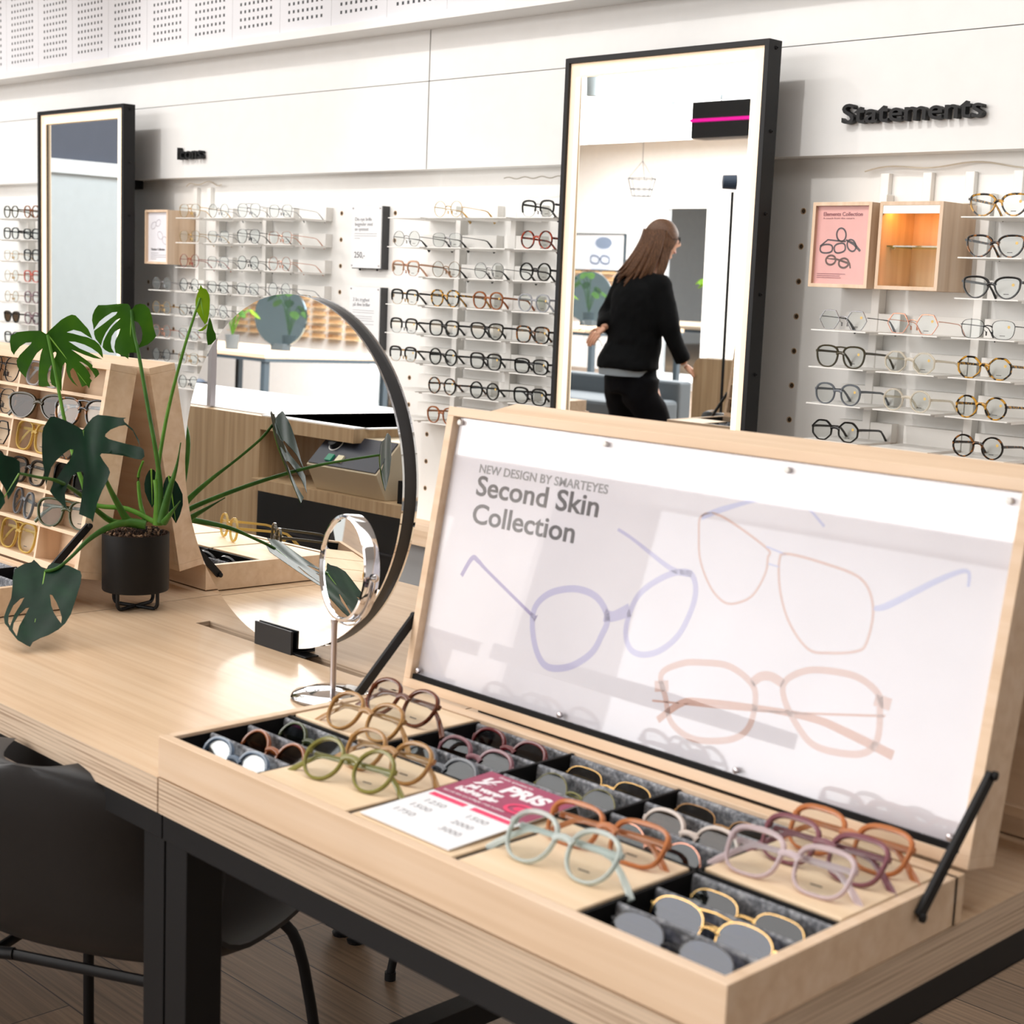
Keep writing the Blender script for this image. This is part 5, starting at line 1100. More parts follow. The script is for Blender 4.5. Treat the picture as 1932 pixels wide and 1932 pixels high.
# ---------------------------------------------------------------- the service counter (seen in both mirrors)
LAM = mat('white_laminate', (238, 240, 242), .35); zc = .93; y0, y1 = -.78, -.05; xl = -5.385
t = thing('service_counter', (-4.2, -.4, 0), 'wooden service counter with white top and rounded end, seen reflected in mirrors', 'counter')
def rounded(xa, xb, ya, yb, z0, z1, rr=.06):
    pts = [(xb, z0), (xb, z1)] + [(xa + rr - rr * math.sin(PI / 2 * i / 8), z1 - rr + rr * math.cos(PI / 2 * i / 8)) for i in range(9)] + [(xa, z0)]
    return MB().prism([(x, ya, z) for x, z in pts], (0, yb - ya, 0))
rounded(xl, -3.86, y0, y1, .0, zc - .004).build('front_panel', OAKP, t, smooth=True, flat_angle=30)
B(xl + .055, -3.40, y0 + .01, y1 - .045, zc - .004, zc).build('worktop', LAM, t)
B(-3.86, -3.42, y0, y1, zc - .045, zc - .004).build('desk_edge', OAKP, t)
B(-3.86, -3.42, y0 + .01, y1 - .004, zc - .004, zc).build('worktop', LAM, t)
B(-3.86, -2.4, y0, y1 + .03, .70, .735).build('lower_shelf', OAKP, t)
m = MB().box(-3.86, -2.4, y0 + .05, y1, 0, .70); m.build('drawer_block', mat('drawer_black', (12, 12, 14), .35), t)
for z in (.08, .26, .44, .58): B(-3.85, -2.42, y1, y1 + .004, z, z + .006).build('drawer_gap', mat('drawer_line', (46, 46, 52), .4), t)
B(-3.0, -2.4, y0 - .3, y1 - .35, zc - .045, zc).build('rear_worktop', LAM, t)
tag(B(-4.185, -4.165, -.10, -.08, zc, 2.6).build('steel_post', STEEL), 'thin steel post rising from the service counter', 'post')
# frame heater on the lower shelf
t = thing('frame_heater', (-3.42, -.12, .735), 'beige workshop device with dark sloping control panel on the counter shelf', 'device')
X0, X1, Y0, Y1, z0 = -3.58, -3.27, -.52, -.03, .735
MB().prism([(X0, Y0, z0), (X0, Y1 - .02, z0), (X0, Y1 + .02, z0 + .075), (X0, Y1 - .07, z0 + .165), (X0, Y0, z0 + .165)], (X1 - X0, 0, 0)).build('body', mat('device_beige', (204, 190, 164), .5), t, bevel=.002)
sl = Vector((0, -.09, .09)).normalized(); nn = Vector((0, 1, 1)).normalized(); c = Vector(((X0 + X1) / 2, Y1 - .025, z0 + .12))
MB().obox(c + nn * .002, (1, 0, 0), sl, nn, (X1 - X0) / 2 - .006, .058, .002).build('control_panel', mat('panel_navy', (48, 52, 64), .4), t)
MB().lathe([(0, 0), (.020, 0), (.018, .016), (0, .018)], c + Vector((-.09, 0, 0)) + sl * .022 + nn * .004, 24, axis=nn).build('knob', BLACK, t, smooth=True)
MB().lathe([(.023, 0), (.026, 0), (.026, .001), (.023, .001), (.023, 0)], c + Vector((-.09, 0, 0)) + sl * .022 + nn * .004, 32, axis=nn).build('dial_ring', WHITE2, t)
MB().obox(c + Vector((-.07, 0, 0)) - sl * .032 + nn * .006, (1, 0, 0), sl, nn, .013, .012, .004).build('switch', mat('switch_green', (12, 128, 96), .3, emit=.15), t)
MB().obox(c + Vector((-.025, 0, 0)) - sl * .032 + nn * .006, (1, 0, 0), sl, nn, .013, .012, .004).build('switch', mat('switch_cream', (228, 220, 186), .4), t)
# pliers rack beside the heater
t = thing('tool_rack', (-3.1, -.15, .735), 'black rack of small optician tools beside the beige device', 'tool rack')
B(-3.22, -3.0, -.30, -.05, .735, .80).build('block', BLACKM, t)
for k in range(9):
    x = -3.20 + .022 * k; MB().tube([(x, -.10 - .02 * (k % 3), .80), (x + .004, -.11, .87 + .012 * (k % 4)), (x - .003, -.12, .90 + .012 * (k % 3))], .0045, 6).build('tool_handle', CHROME if k % 2 else BLACK, t, smooth=True)

# ---------------------------------------------------------------- far side of the shop, seen in the mirrors
SL = mat('table_slate', (60, 74, 84), .5)
def far_table(x0, x1, y0, y1, label):
    t = thing('far_table', ((x0 + x1) / 2, (y0 + y1) / 2, 0), label, 'table')
    B(x0, x1, y0, y1, .71, .75).build('tabletop', BIRCH, t); B(x0, x1, y0 + .01, y1 - .01, .675, .71).build('under_frame', SL, t)
    for x in (x0 + .02, (x0 + x1) / 2, x1 - .08):
        for y in (y0 + .02, y1 - .08): B(x, x + .06, y, y + .06, 0, .675).build('leg', SL, t)
    return t
far_table(-16.6, -11.6, -7.6, -6.0, 'long pale table with slate legs far across the shop')
def far_plant(x, y, z, s, label, n=9):
    t = thing('far_plant', (x, y, z), label, 'plant')
    MB().lathe([(0, 0), (.07 * s, 0), (.08 * s, .16 * s), (0, .16 * s)], (x, y, z), 20).build('pot', mat('pot_slate', (84, 92, 98), .5), t, smooth=True, flat_angle=40)
    for k in range(n):
        a = 2.4 * k; h = s * (.28 + .32 * ((k * 7) % 5) / 5); q = s * (.10 + .14 * ((k * 3) % 4) / 4)
        tip = Vector((x + q * math.cos(a), y + q * math.sin(a), z + .16 * s + h))
        MB().tube([(x, y, z + .15 * s), (x + q * .4 * math.cos(a), y + q * .4 * math.sin(a), z + .16 * s + h * .7), tip], .006 * s, 6).build('stem', STEM, t, smooth=True)
        o = [(0, 0), (-40, 10), (-62, 50), (-40, 110), (0, 150), (40, 110), (62, 50), (40, 10)]
        ww = Vector((-math.sin(a), math.cos(a), 0)); vv = Vector((math.cos(a) * .7, math.sin(a) * .7, -.7))
        add_leaf(t, 'leaf', (tuple(tip), tuple(ww), tuple(vv), [(u * s, v * s) for u, v in o], []), LYOUNG if k % 3 else LMID, .1, .3, vein=False, th=1.0)
    return t
far_plant(-12.95, -6.35, .75, .85, 'bright green plant in a slate pot on the far table, left one'); far_plant(-12.45, -6.25, .75, .9, 'bright green plant on the far table beside the round mirror', 11)
t = thing('far_round_mirror', (-12.45, -6.85, .75), 'round mirror standing on the far table behind the plants', 'mirror')
MB().lathe([(0, 0), (.30, 0), (.30, .03), (0, .03)], (-12.45, -6.85, 1.09), 64, axis=(.35, .94, 0)).build('mirror_glass', mat('mirror_dark', (120, 140, 150), .05, .9), t, smooth=True, flat_angle=30)
B(-12.55, -12.35, -6.9, -6.8, .75, .82).build('clamp', SL, t)
# far display wall with lit shelves
t = thing('far_display_wall', (-15.2, -9.9, 0), 'bright white display wall far across the shop', 'display')
B(-18.5, -12.0, -10.0, -9.9, 0, 3.2).build('board', mat('far_white', (246, 246, 246), .6), t)
sp = None; gp = None; NUM = ['one', 'two', 'three', 'four', 'five', 'six', 'seven', 'eight', 'nine']
for r_ in range(7):
    for c_ in range(9):
        x = -17.2 + .33 * c_; z = .80 + .0957 * r_
        if sp is None: o = sp = MB().box(-.125, .125, 0, .16, -.008, 0).box(-.125, .125, 0, .02, 0, .04).build('far_shelf', mat('far_shelf_warm', (236, 206, 164), .5))
        else: o = sp.copy(); col.objects.link(o)
        o.location = (x, -9.9, z); tag(o, 'warm lit shelf across the shop, row %s from the bottom, %s column' % (NUM[r_], NUM[c_]), 'shelf', 'shelves of the display wall across the shop')
        if (r_ + c_) % 3 == 0:
            if gp is None:
                k = KINDS['square']; m_, W__, _, _ = rimpart(k); m_.tube([(-W__, 0, .03), (-W__, .1, .03), (-W__, .13, .01)], .002, 6); m_.tube([(W__, 0, .03), (W__, .1, .03), (W__, .13, .01)], .002, 6); o = gp = m_.build('eyeglasses', A_AMBER)
            else: o = gp.copy(); col.objects.link(o)
            o.location = (x, -9.78, z); o.rotation_euler = (0, 0, PI); tag(o, 'amber eyeglasses across the shop, row %s from the bottom, %s column' % (NUM[r_], NUM[c_]), 'glasses', 'glasses on the display wall across the shop')
# a cropped portrait on the far display wall
t = thing('portrait_poster', (-15.05, -9.88, 1.42), 'framed monochrome portrait of a bald person with glasses, seen in the big mirror', 'poster')
fx0, fx1, fz0, fz1 = -15.55, -14.6, 1.42, 1.92; fy_ = -9.87
B(fx0, fx1, -9.9, fy_, fz0, fz1).build('sheet', mat('portrait_paper', (226, 230, 236), .6), t)
m = MB(); e = .014
m.box(fx0, fx1, -9.9, fy_ + .02, fz0 - e, fz0).box(fx0, fx1, -9.9, fy_ + .02, fz1, fz1 + e).box(fx0 - e, fx0, -9.9, fy_ + .02, fz0 - e, fz1 + e).box(fx1, fx1 + e, -9.9, fy_ + .02, fz0 - e, fz1 + e)
m.build('frame', mat('portrait_frame', (50, 66, 76), .5), t)
def disc(cx, cz, a, b, off, p=2.0, zmin=None):
    q = el(cx, cz, a, b, 0, 40, p)
    if zmin is not None: q = [(x, max(z, zmin)) for x, z in q]
    return [(x, fy_ + off, z) for x, z in q]
fc = (fx0 + fx1) / 2 + .02
def dz(m_, pts): return m_.prism(pts, (0, .001, 0))
dz(MB(), disc(fc, 1.60, .21, .29, .001, 2.0, fz0 + .002)).build('printed_head', mat('print_skin', (196, 206, 224), .6), t)
g = MB(); dz(g, [(x, y, z) for x, y, z in disc(fc + .06, 1.80, .16, .085, .0025)]); g.build('printed_hair', mat('print_hair', (120, 136, 160), .6), t)
g = MB()
for s in (-1, 1): q = el(fc + s * .10, 1.56, .085, .055, -.15 * 1, 28, 2.6); glyph(g, 0, q, .009, (1, 0, 0), (0, 0, 1), (0, fy_ + .006, 0), 0, True)
glyph(g, 0, [(fc - .02, 1.575), (fc + .02, 1.575)], .008, (1, 0, 0), (0, 0, 1), (0, fy_ + .006, 0), 0)
g.v = [(x, fy_ + .006, z) for x, y, z in g.v]; g.build('printed_glasses', mat('print_glasses', (64, 84, 112), .6), t)
# hanging sign with a magenta stripe
t = thing('hanging_sign', (-5.6, -1.27, 2.25), 'black hanging sign box with a magenta stripe, seen in the big mirror', 'sign')
B(-6.48, -4.7, -1.42, -1.27, 2.25, 2.48).build('box', mat('sign_black', (14, 14, 15), .5), t)
B(-6.49, -4.7, -1.27, -1.262, 2.352, 2.372).build('stripe', mat('magenta', (224, 10, 150), .4, emit=.8, emit_rgb=(236, 10, 160)), t)
for x in (-6.3, -4.9): MB().tube([(x, -1.34, 2.48), (x, -1.34, 3.2)], .004, 6).build('wire', BLACK, t)
# second lit mirror far behind
t = thing('white_framed_mirror', (-11.9, -8.05, 0), 'white glowing framed mirror standing across the shop beside the person', 'mirror')
m = MB(); a0, a1, c0, c1 = -12.38, -11.52, .10, 2.27
m.box(a0, a0 + .09, -8.1, -8.0, c0, c1).box(a1 - .14, a1, -8.1, -8.0, c0, c1).box(a0 + .09, a1 - .14, -8.1, -8.0, c1 - .09, c1).box(a0 + .09, a1 - .14, -8.1, -8.0, c0, c0 + .08)
m.build('frame', mat('frame_white_lit', (250, 250, 250), .5, emit=.5, emit_rgb=(255, 250, 245)), t)
B(a0 + .09, a1 - .14, -8.06, -8.05, c0 + .08, c1 - .09).build('mirror_glass', mat('mirror_grey', (190, 198, 204), .02, 1.0), t)
B(a0 + .02, a1 - .02, -8.3, -7.9, 0, .10).build('base', mat('base_white', (236, 236, 236), .5), t)
# grey bench
t = thing('grey_bench', (-8.6, -2.0, 0), 'low grey upholstered bench behind the person in the big mirror', 'bench')
B(-9.9, -7.35, -2.35, -1.75, .14, .44).build('seat', mat('bench_grey', (92, 100, 106), .8), t, bevel=.03); B(-9.9, -7.35, -2.5, -2.35, .14, .58).build('back', mat('bench_grey', (92, 100, 106)), t, bevel=.02)
for x in (-9.8, -7.5): B(x, x + .05, -2.3, -1.85, 0, .14).build('foot', BLACK, t)
# lamp on a slim stand
t = thing('lamp_stand', (-4.90, .31, 0), 'black lamp head on a tall slim pole, seen at the right of the big mirror', 'lamp')
MB().tube([(-4.9, .31, .02), (-4.9, .31, 1.80)], .008, 8).build('pole', BLACK, t, smooth=True)
MB().lathe([(0, 0), (.12, 0), (.12, .015), (.01, .02), (0, .02)], (-4.9, .31, 0), 24).build('base', BLACK, t, smooth=True, flat_angle=40)
MB().lathe([(0, -.04), (.035, -.035), (.038, .035), (0, .04)], (-4.93, .30, 1.85), 20, axis=(.7, -.7, 0)).build('lamp_head', mat('lamp_slate', (44, 62, 84), .5), t, smooth=True, flat_angle=40)
# hanging wire basket
t = thing('wire_basket', (-5.97, -.22, 1.82), 'small hanging wire basket above the person in the big mirror', 'basket')
m = MB(); WG = mat('wire_grey', (90, 104, 116), .5)
for z, r_ in ((1.82, .055), (1.86, .068), (1.92, .082)): m.tube([(-5.97 + r_ * math.cos(2 * PI * k / 16), -.22 + r_ * math.sin(2 * PI * k / 16), z) for k in range(16)], .002, 5, closed=True)
for k in range(12): a = 2 * PI * k / 12; m.tube([(-5.97 + .055 * math.cos(a), -.22 + .055 * math.sin(a), 1.82), (-5.97 + .082 * math.cos(a), -.22 + .082 * math.sin(a), 1.92)], .0015, 5)
m.build('wires', WG, t)
m = MB()
for k in range(3): a = 2 * PI * k / 3; m.tube([(-5.97 + .082 * math.cos(a), -.22 + .082 * math.sin(a), 1.92), (-5.97, -.22, 2.02), (-5.97, -.22, 3.2)], .0015, 5)
m.build('hanger', WG, t)
# ceiling tracks with a spotlight
for i, (y, lb) in enumerate(((-2.2, 'grey ceiling track nearer the big mirror, with a spotlight'), (-4.6, 'grey ceiling track farther from the big mirror, with a spotlight'))):
    t = thing('ceiling_track', (-8, y, 2.95), lb, 'track')
    GT = mat('track_grey', (176, 190, 196), .5)
    B(-13, -6.2, y, y + .06, 2.95, 2.99).build('rail', GT, t); B(-9.2, -9.16, y, y + .06, 2.99, 3.2).build('hanger', GT, t)
    MB().lathe([(0, 0), (.05, 0), (.045, -.16), (0, -.16)], (-8.2 - 1.2 * i, y + .03, 2.86), 20).build('spotlight', GT, t, smooth=True, flat_angle=40)
    B(-8.215 - 1.2 * i, -8.185 - 1.2 * i, y + .02, y + .04, 2.86, 2.95).build('bracket', GT, t)
# one more table with a tray, only in the mirror
t = thing('side_table', (-5.12, 1.72, 0), 'narrow plywood side table with a tray at the lower left of the big mirror', 'table')
B(-5.53, -4.71, 1.53, 1.92, .71, .75).build('tabletop', BIRCH, t)
for x in (-5.52, -4.76):
    for y in (1.54, 1.87): B(x, x + .04, y, y + .04, 0, .71).build('leg', BLACK, t)
tray_box(-5.53, W_, 'wooden tray at the lower left corner of the big mirror', [(0, 0), (2, 0), (4, 1)], [(1, 0)], True)
chair((-4.55, .50, 0), R(200), 'black chair beside the counter end, seen in the big mirror next to the hand')

# ---------------------------------------------------------------- the person (seen in the big mirror)
PR, PF = Vector((.70, -.713, 0)), Vector((-.70, -.713, 0))       # her picture-right and away-from-viewer directions
PO = Vector((-5.69, .04, 0))
def pp(px, py, d=0.0): return PO + PR * ((px - 1215) / 336) + PF * d + Vector((0, 0, 1.33 + (518 - py) / 336))
PERS = thing('person', tuple(PO), 'person with long brown hair and glasses in black blazer and trousers, leaning on counter', 'person')
def skin(name, chains, m, parent, levels=2, root=None, close=None):
    """chains: lists of (point, radius or (rx, ry)); joints that coincide are shared"""
    V = []; E = []; RD = []; idx = {}
    def vid(p, r):
        k = tuple(round(c, 4) for c in p)
        if k not in idx: idx[k] = len(V); V.append(Vector(p)); RD.append(r)
        return idx[k]
    for ch in chains:
        prev = None
        for p, r in ch:
            i = vid(p, r)
            if prev is not None and prev != i: E.append((prev, i))
            prev = i
    me = bpy.data.meshes.new(name); me.from_pydata([v - PO for v in V], E, []); ob = bpy.data.objects.new(name, me); col.objects.link(ob)
    md = ob.modifiers.new('skin', 'SKIN'); md.use_smooth_shade = True
    sv = me.skin_vertices[0].data if me.skin_vertices else None
    if sv is None: return ob
    for i, r in enumerate(RD): sv[i].radius = r if isinstance(r, tuple) else (r, r); sv[i].use_root = (i == 0)
    sb = ob.modifiers.new('sub', 'SUBSURF'); sb.levels = levels; sb.render_levels = levels
    dg = bpy.context.evaluated_depsgraph_get(); m2 = bpy.data.meshes.new_from_object(ob.evaluated_get(dg)); bpy.data.objects.remove(ob)
    m2.materials.clear(); m2.materials.append(m); m2.name = name
    for p in m2.polygons: p.use_smooth = True
    o = bpy.data.objects.new(name, m2); col.objects.link(o); o.parent = parent; return o
SKIN = mat('skin', (216, 164, 136), .55); CLOTH = mat('black_cloth', (10, 11, 13), .9, spec=.15); TROU = mat('trouser_cloth', (12, 12, 16), .9, spec=.15); HAIR = wood('brown_hair', (58, 36, 22), (96, 64, 42), (134, 96, 66), 2, 8.0, .5, 30)
def mx(a, b, t_): return a.lerp(b, t_)
SD = (PR * .62 - PF * .78).normalized()                       # line through her shoulders
def loft(m, pts, side, n=24):
    """pts: (point, half width along side, half depth)"""
    V = []; N = len(pts)
    for i, (p, a, b_) in enumerate(pts):
        q0 = pts[max(0, i - 1)][0]; q1 = pts[min(N - 1, i + 1)][0]; t_ = (q1 - q0).normalized()
        s = (side - t_ * side.dot(t_)).normalized(); f = t_.cross(s)
        V += [p + s * a * math.cos(2 * PI * k / n) + f * b_ * math.sin(2 * PI * k / n) for k in range(n)]
    F = [(i * n + k, i * n + (k + 1) % n, (i + 1) * n + (k + 1) % n, (i + 1) * n + k) for i in range(N - 1) for k in range(n)] + [tuple(range(n))[::-1], tuple((N - 1) * n + k for k in range(n))]
    return m.add(V, F)
def ball(m, c, r): return m.lathe([(r * math.sin(PI * i / 10), -r * math.cos(PI * i / 10)) for i in range(11)], c, 20)
def weld(name, mb, m, vox=.011, it=6, bumps=0.0, sd=1):
    """melts overlapping forms into one continuous surface"""
    o = mb.build(name, m, None, org=PO); o.data.materials.clear()
    r_ = o.modifiers.new('r', 'REMESH'); r_.mode = 'VOXEL'; r_.voxel_size = vox
    if bumps:
        tx = bpy.data.textures.new(name, 'CLOUDS'); tx.noise_scale = .09; dm = o.modifiers.new('d', 'DISPLACE'); dm.texture = tx; dm.strength = bumps; dm.mid_level = .5
    s_ = o.modifiers.new('s', 'SMOOTH'); s_.iterations = it; s_.factor = .5
    dg = bpy.context.evaluated_depsgraph_get(); m2 = bpy.data.meshes.new_from_object(o.evaluated_get(dg)); bpy.data.objects.remove(o)
    m2.materials.clear(); m2.materials.append(m); m2.name = name
    for p in m2.polygons: p.use_smooth = True
    ob = bpy.data.objects.new(name, m2); col.objects.link(ob); ob.parent = PERS; return ob
Z3 = Vector((0, 0, 1))
hip = pp(1197, 708); waist = pp(1199, 640); chest = pp(1205, 560); up_ = pp(1212, 520); neck = pp(1228, 494); nk2 = pp(1238, 470)
rs_ = pp(1241, 526, -.10); re = pp(1262, 600, -.15); rw = pp(1293, 668, -.13); ls_ = pp(1180, 522, .10); le = pp(1150, 583, .15); lw_ = pp(1143, 606, .0)
lh = pp(1183, 715, .06); rh = pp(1215, 715, -.06); lk = pp(1192, 800, .08); la = pp(1190, 935, .10); rk = pp(1256, 800, -.06); ra = pp(1270, 932, -.10)
bd = MB()
loft(bd, [(hip, .165, .11), (mx(hip, waist, .5), .155, .105), (waist, .135, .095), (mx(waist, chest, .5), .15, .10), (chest, .165, .105), (up_, .15, .08), (mx(up_, neck, .6), .07, .058), (neck, .052, .052), (nk2, .05, .052)], SD)
for s_, e_, w_ in ((rs_, re, rw), (ls_, le, lw_)):
    loft(bd, [(mx(up_, s_, .4), .06, .05), (s_, .052, .052), (mx(s_, e_, .5), .045, .045), (e_, .038, .038), (mx(e_, w_, .4), .036, .036), (w_, .024, .020)], SD, 16); ball(bd, s_, .055); ball(bd, e_, .039)
for h_, k_, a_ in ((lh, lk, la), (rh, rk, ra)):
    loft(bd, [(h_ + Z3 * .03, .09, .09), (mx(h_, k_, .5), .075, .078), (k_, .055, .058), (mx(k_, a_, .35), .055, .055), (a_, .035, .035)], SD, 16); ball(bd, k_, .056)
    ft = Vector((a_.x, a_.y, .05)); loft(bd, [(a_, .035, .035), (ft - PR * .02, .035, .035), (ft + PR * .07 - Z3 * .01, .036, .026), (ft + PR * .15 - Z3 * .02, .030, .018)], SD, 12)
weld('body', bd, SKIN, .010, 5)
bz = MB()
hem = pp(1190, 672)
loft(bz, [(hem - Z3 * .03, .205, .155), (hem, .205, .155), (mx(hem, waist, .6), .185, .14), (waist, .175, .13), (mx(waist, chest, .5), .18, .13), (chest, .185, .13), (mx(chest, up_, .6), .185, .115), (up_, .155, .095), (mx(up_, neck, .5), .09, .075), (mx(up_, neck, .85), .062, .062)], SD, 32)
for s_, e_, w_ in ((rs_, re, rw), (ls_, le, lw_)):
    ball(bz, s_, .073); ball(bz, e_, .056)
    loft(bz, [(mx(up_, s_, .5), .075, .07), (s_, .072, .072), (mx(s_, e_, .5), .064, .064), (e_, .056, .056), (mx(e_, w_, .45), .052, .052), (mx(e_, w_, .93), .047, .045)], SD, 20)
weld('blazer', bz, CLOTH, .011, 5, .022)
tr = MB()
loft(tr, [(hip - Z3 * .06, .165, .125), (hip, .175, .13), (mx(hip, waist, .6), .155, .115)], SD, 28)
for h_, k_, a_ in ((lh, lk, la), (rh, rk, ra)):
    loft(tr, [(h_ + Z3 * .05, .105, .11), (h_ - Z3 * .05, .105, .105), (mx(h_, k_, .5), .092, .095), (k_, .080, .082), (mx(k_, a_, .5), .082, .082), (mx(k_, a_, .93), .086, .088)], SD, 22); ball(tr, k_, .081)
weld('trousers', tr, TROU, .011, 5, .016)
for a_ in (la, ra):
    ft = Vector((a_.x, a_.y, .05)); sh = MB(); loft(sh, [(ft - PR * .06, .036, .03), (ft - PR * .03, .044, .044), (ft + PR * .05 - Z3 * .008, .045, .038), (ft + PR * .13 - Z3 * .018, .042, .028), (ft + PR * .18 - Z3 * .024, .026, .018)], SD, 16)
    sh.build('shoe', BLACK, PERS, smooth=True, flat_angle=60)
sh = MB(); loft(sh, [(hem - Z3 * .065 - PR * .01, .175, .135), (hem - Z3 * .0 - PR * .01, .18, .14)], SD, 28); sh.build('shirt', mat('grey_shirt', (160, 172, 182), .8), PERS, smooth=True)
# hands: palm and five fingers each
def hand(w, d, upv, curl, name='hand'):
    d = d.normalized(); s = d.cross(upv).normalized(); ch = []
    palm = w + d * .045
    ch.append([(w, (.022, .017)), (palm, (.030, .014)), (w + d * .075, (.030, .012))])
    k = w + d * .075
    for j, (o_, L_) in enumerate(((-.026, .060), (-.009, .070), (.009, .066), (.025, .052))):
        b = k + s * o_; t1 = b + (d - upv * curl * .4).normalized() * L_ * .45; t2 = t1 + (d - upv * curl).normalized() * L_ * .35; t3 = t2 + (d - upv * curl * 1.6).normalized() * L_ * .25
        ch.append([(k, (.030, .012)) if False else (w + d * .055 + s * o_ * .8, .011), (b, .0095), (t1, .0088), (t2, .008), (t3, .007)])
    b = w + d * .025 - s * .024; ch.append([(w + d * .02 - s * .01, .012), (b, .012), (b + (d - s * .9).normalized() * .034, .0095), (b + (d * 1.3 - s * .8 - upv * curl * .5).normalized() * .062, .008)])
    ch2 = [ch[0]]
    skin(name, [ch[0]], SKIN, PERS, 2)
    hp = [o for o in PERS.children if o.name.startswith(name)][-1]
    for c in ch[1:]:
        f = skin('finger', [c], SKIN, PERS, 2); f.parent = hp
hand(rw + (rw - re).normalized() * .005, (PR * .7 + Vector((0, 0, -.45))), Vector((.2, .2, 1)).normalized(), .5)
hand(lw_, (-PR * .6 + Vector((0, 0, -.5)) - PF * .3), Vector((.3, .3, 1)).normalized(), 1.2)
# head in profile, looking to her picture-right and slightly down
hc = pp(1243, 441); hd = (PR + Vector((0, 0, -.06))).normalized(); hu = Vector((0, 0, 1)) - hd * hd.z; hu.normalize(); hs_ = hd.cross(hu)
def headmesh():
    vs = []; n, k = 26, 22
    for i in range(k + 1):
        ph_ = PI * i / k; z = math.cos(ph_)
        for j in range(n):
            th = 2 * PI * j / n; c, s = math.cos(th), math.sin(th); r_ = math.sin(ph_)
            x = .092 * c * r_; y = .070 * s * r_; zz = .112 * z
            if c > 0:
                x *= 1 - .10 * max(0, -z) ; fr = c ** 6
                if -.25 < z < .12: x += .020 * fr * (1 - abs(z + .10) / .30) * max(0, 1 - abs(s) * 3.5) * 1.2
                if -.62 < z < -.40: x += .006 * fr
                if z < -.7: x += .014 * fr
            else: x *= 1.05
            if z < -.2: y *= 1 - .25 * (-z - .2)
            if z < -.3 and c < 0: x *= 1 - .5 * (-z - .3)
            vs.append(hc + hd * x + hs_ * y + hu * zz)
    fs = [(i * n + j, i * n + (j + 1) % n, (i + 1) * n + (j + 1) % n, (i + 1) * n + j) for i in range(k) for j in range(n)]
    return MB().add(vs, fs)
hm = headmesh(); H = hm.build('head', SKIN, PERS, smooth=True, flat_angle=80)
for s in (-1, 1):
    MB().lathe([(0, -.006), (.008, -.004), (.010, 0), (.008, .004), (0, .006)], hc + hd * .072 + hs_ * s * .030 + hu * .012, 14, axis=hd + hs_ * s * .4).build('eye', mat('eye_dark', (50, 38, 32), .2), H, org=PERS['_o'], smooth=True)
    MB().lathe([(0, -.006), (.020, -.004), (.024, .003), (.012, .006), (0, .004)], hc - hd * .004 + hs_ * s * .068 - hu * .008, 18, axis=hs_ * s).build('ear', SKIN, H, org=PERS['_o'], smooth=True)
MB().tube([hc + hd * .078 + hs_ * .022 - hu * .058, hc + hd * .0865 - hu * .056, hc + hd * .078 - hs_ * .022 - hu * .058], .0042, 8).build('mouth', mat('lips', (178, 104, 96), .5), H, org=PERS['_o'], smooth=True)
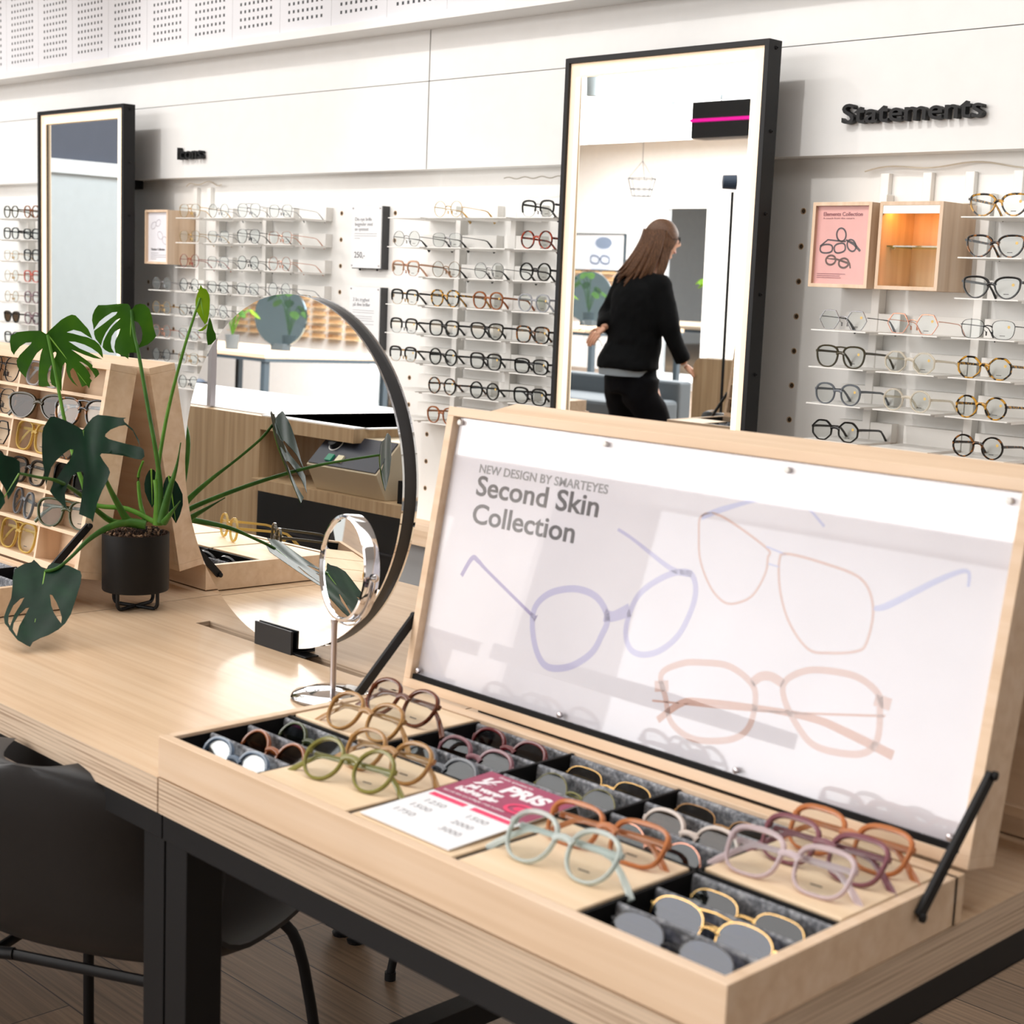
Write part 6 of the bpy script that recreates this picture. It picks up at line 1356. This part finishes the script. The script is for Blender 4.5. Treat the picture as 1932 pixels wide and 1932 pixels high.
# hair: cap plus long locks falling back over the shoulders
def hairmesh():
    m = MB(); vs = []; n, k = 30, 16
    for i in range(k + 1):
        ph_ = .72 * PI * i / k; z = math.cos(ph_)
        for j in range(n):
            th = 2 * PI * j / n; c, s = math.cos(th), math.sin(th); r_ = math.sin(ph_)
            front = max(0, c) ** 2; lim = min(1.0, .50 + (1 - front) * .6)
            zz = math.cos(ph_ * lim); rr = math.sin(ph_ * lim)
            vs.append(hc + hd * (.104 * c * rr - .004) + hs_ * (.084 * s * rr) + hu * (.125 * zz))
    m.add(vs, [(i * n + j, i * n + (j + 1) % n, (i + 1) * n + (j + 1) % n, (i + 1) * n + j) for i in range(k) for j in range(n)])
    rg = random.Random(5)
    for q in range(46):
        a = R(95 + 170 * q / 45); st = hc + hd * (.094 * math.cos(a)) + hs_ * (.082 * math.sin(a)) + hu * (.03 + .03 * rg.random())
        L_ = .24 + .06 * rg.random(); sw = -.03 - .09 * max(0, -math.cos(a)) ** .7 - .02 * rg.random()
        pts = [st]
        for i in range(1, 8): u = i / 7; pts.append(st - hu * L_ * u + hd * sw * u ** 1.7 + hs_ * (.012 * math.sin(a) * math.sin(3 * u)))
        m.tube(pts, [.017, .019, .019, .018, .016, .013, .009, .003], 7)
    for s in (-1, 1):
        for q in range(7):
            st = hc + hd * (.012 + .006 * q) + hs_ * s * (.078 - .002 * q) + hu * (.06 - .006 * q); pts = [st] + [st - hu * (.30 - .012 * q) * i / 6 + hd * (-.01 - .02 * (i / 6)) * (i / 6) - hs_ * s * .01 * math.sin(i) for i in range(1, 7)]
            m.tube(pts, [.010, .013, .013, .012, .010, .007, .002], 7)
    return m
hairmesh().build('hair', HAIR, PERS, smooth=True, flat_angle=80)
g = MB()
for s in (-1, 1):
    c = hc + hd * .098 + hs_ * s * .032 + hu * .010; g.tube([c + hs_ * .024 * math.cos(2 * PI * k / 20) + hu * .020 * math.sin(2 * PI * k / 20) for k in range(20)], .0018, 6, closed=True, up=hd)
    g.tube([c + hs_ * s * .024 + hu * .004, hc + hs_ * s * .078 + hd * .02 + hu * .014, hc + hs_ * s * .080 - hd * .01 + hu * .012], .0018, 6)
g.tube([hc + hd * .100 + hs_ * .009 + hu * .014, hc + hd * .103 + hu * .016, hc + hd * .100 - hs_ * .009 + hu * .014], .0018, 6)
g.build('glasses', BLACK, PERS, smooth=True)
# two pairs she holds in her rear hand
for k, lb in enumerate(('upper wire eyeglasses held in the rear hand of the person in the mirror', 'lower dark eyeglasses held in the rear hand of the person in the mirror')):
    glasses('wire_round', M_BLK, lw_ - PR * (.06 + .02 * k) + Vector((0, 0, -.05 - .04 * k)), lb, 'eyeglasses held by the person', rot=(R(20), R(-20 - 15 * k), R(120)), tstyle='wire_tip', mt=A_BLACK, mark=False, scale=1.1)

for o in bpy.data.objects:
    if '_o' in o: del o['_o']
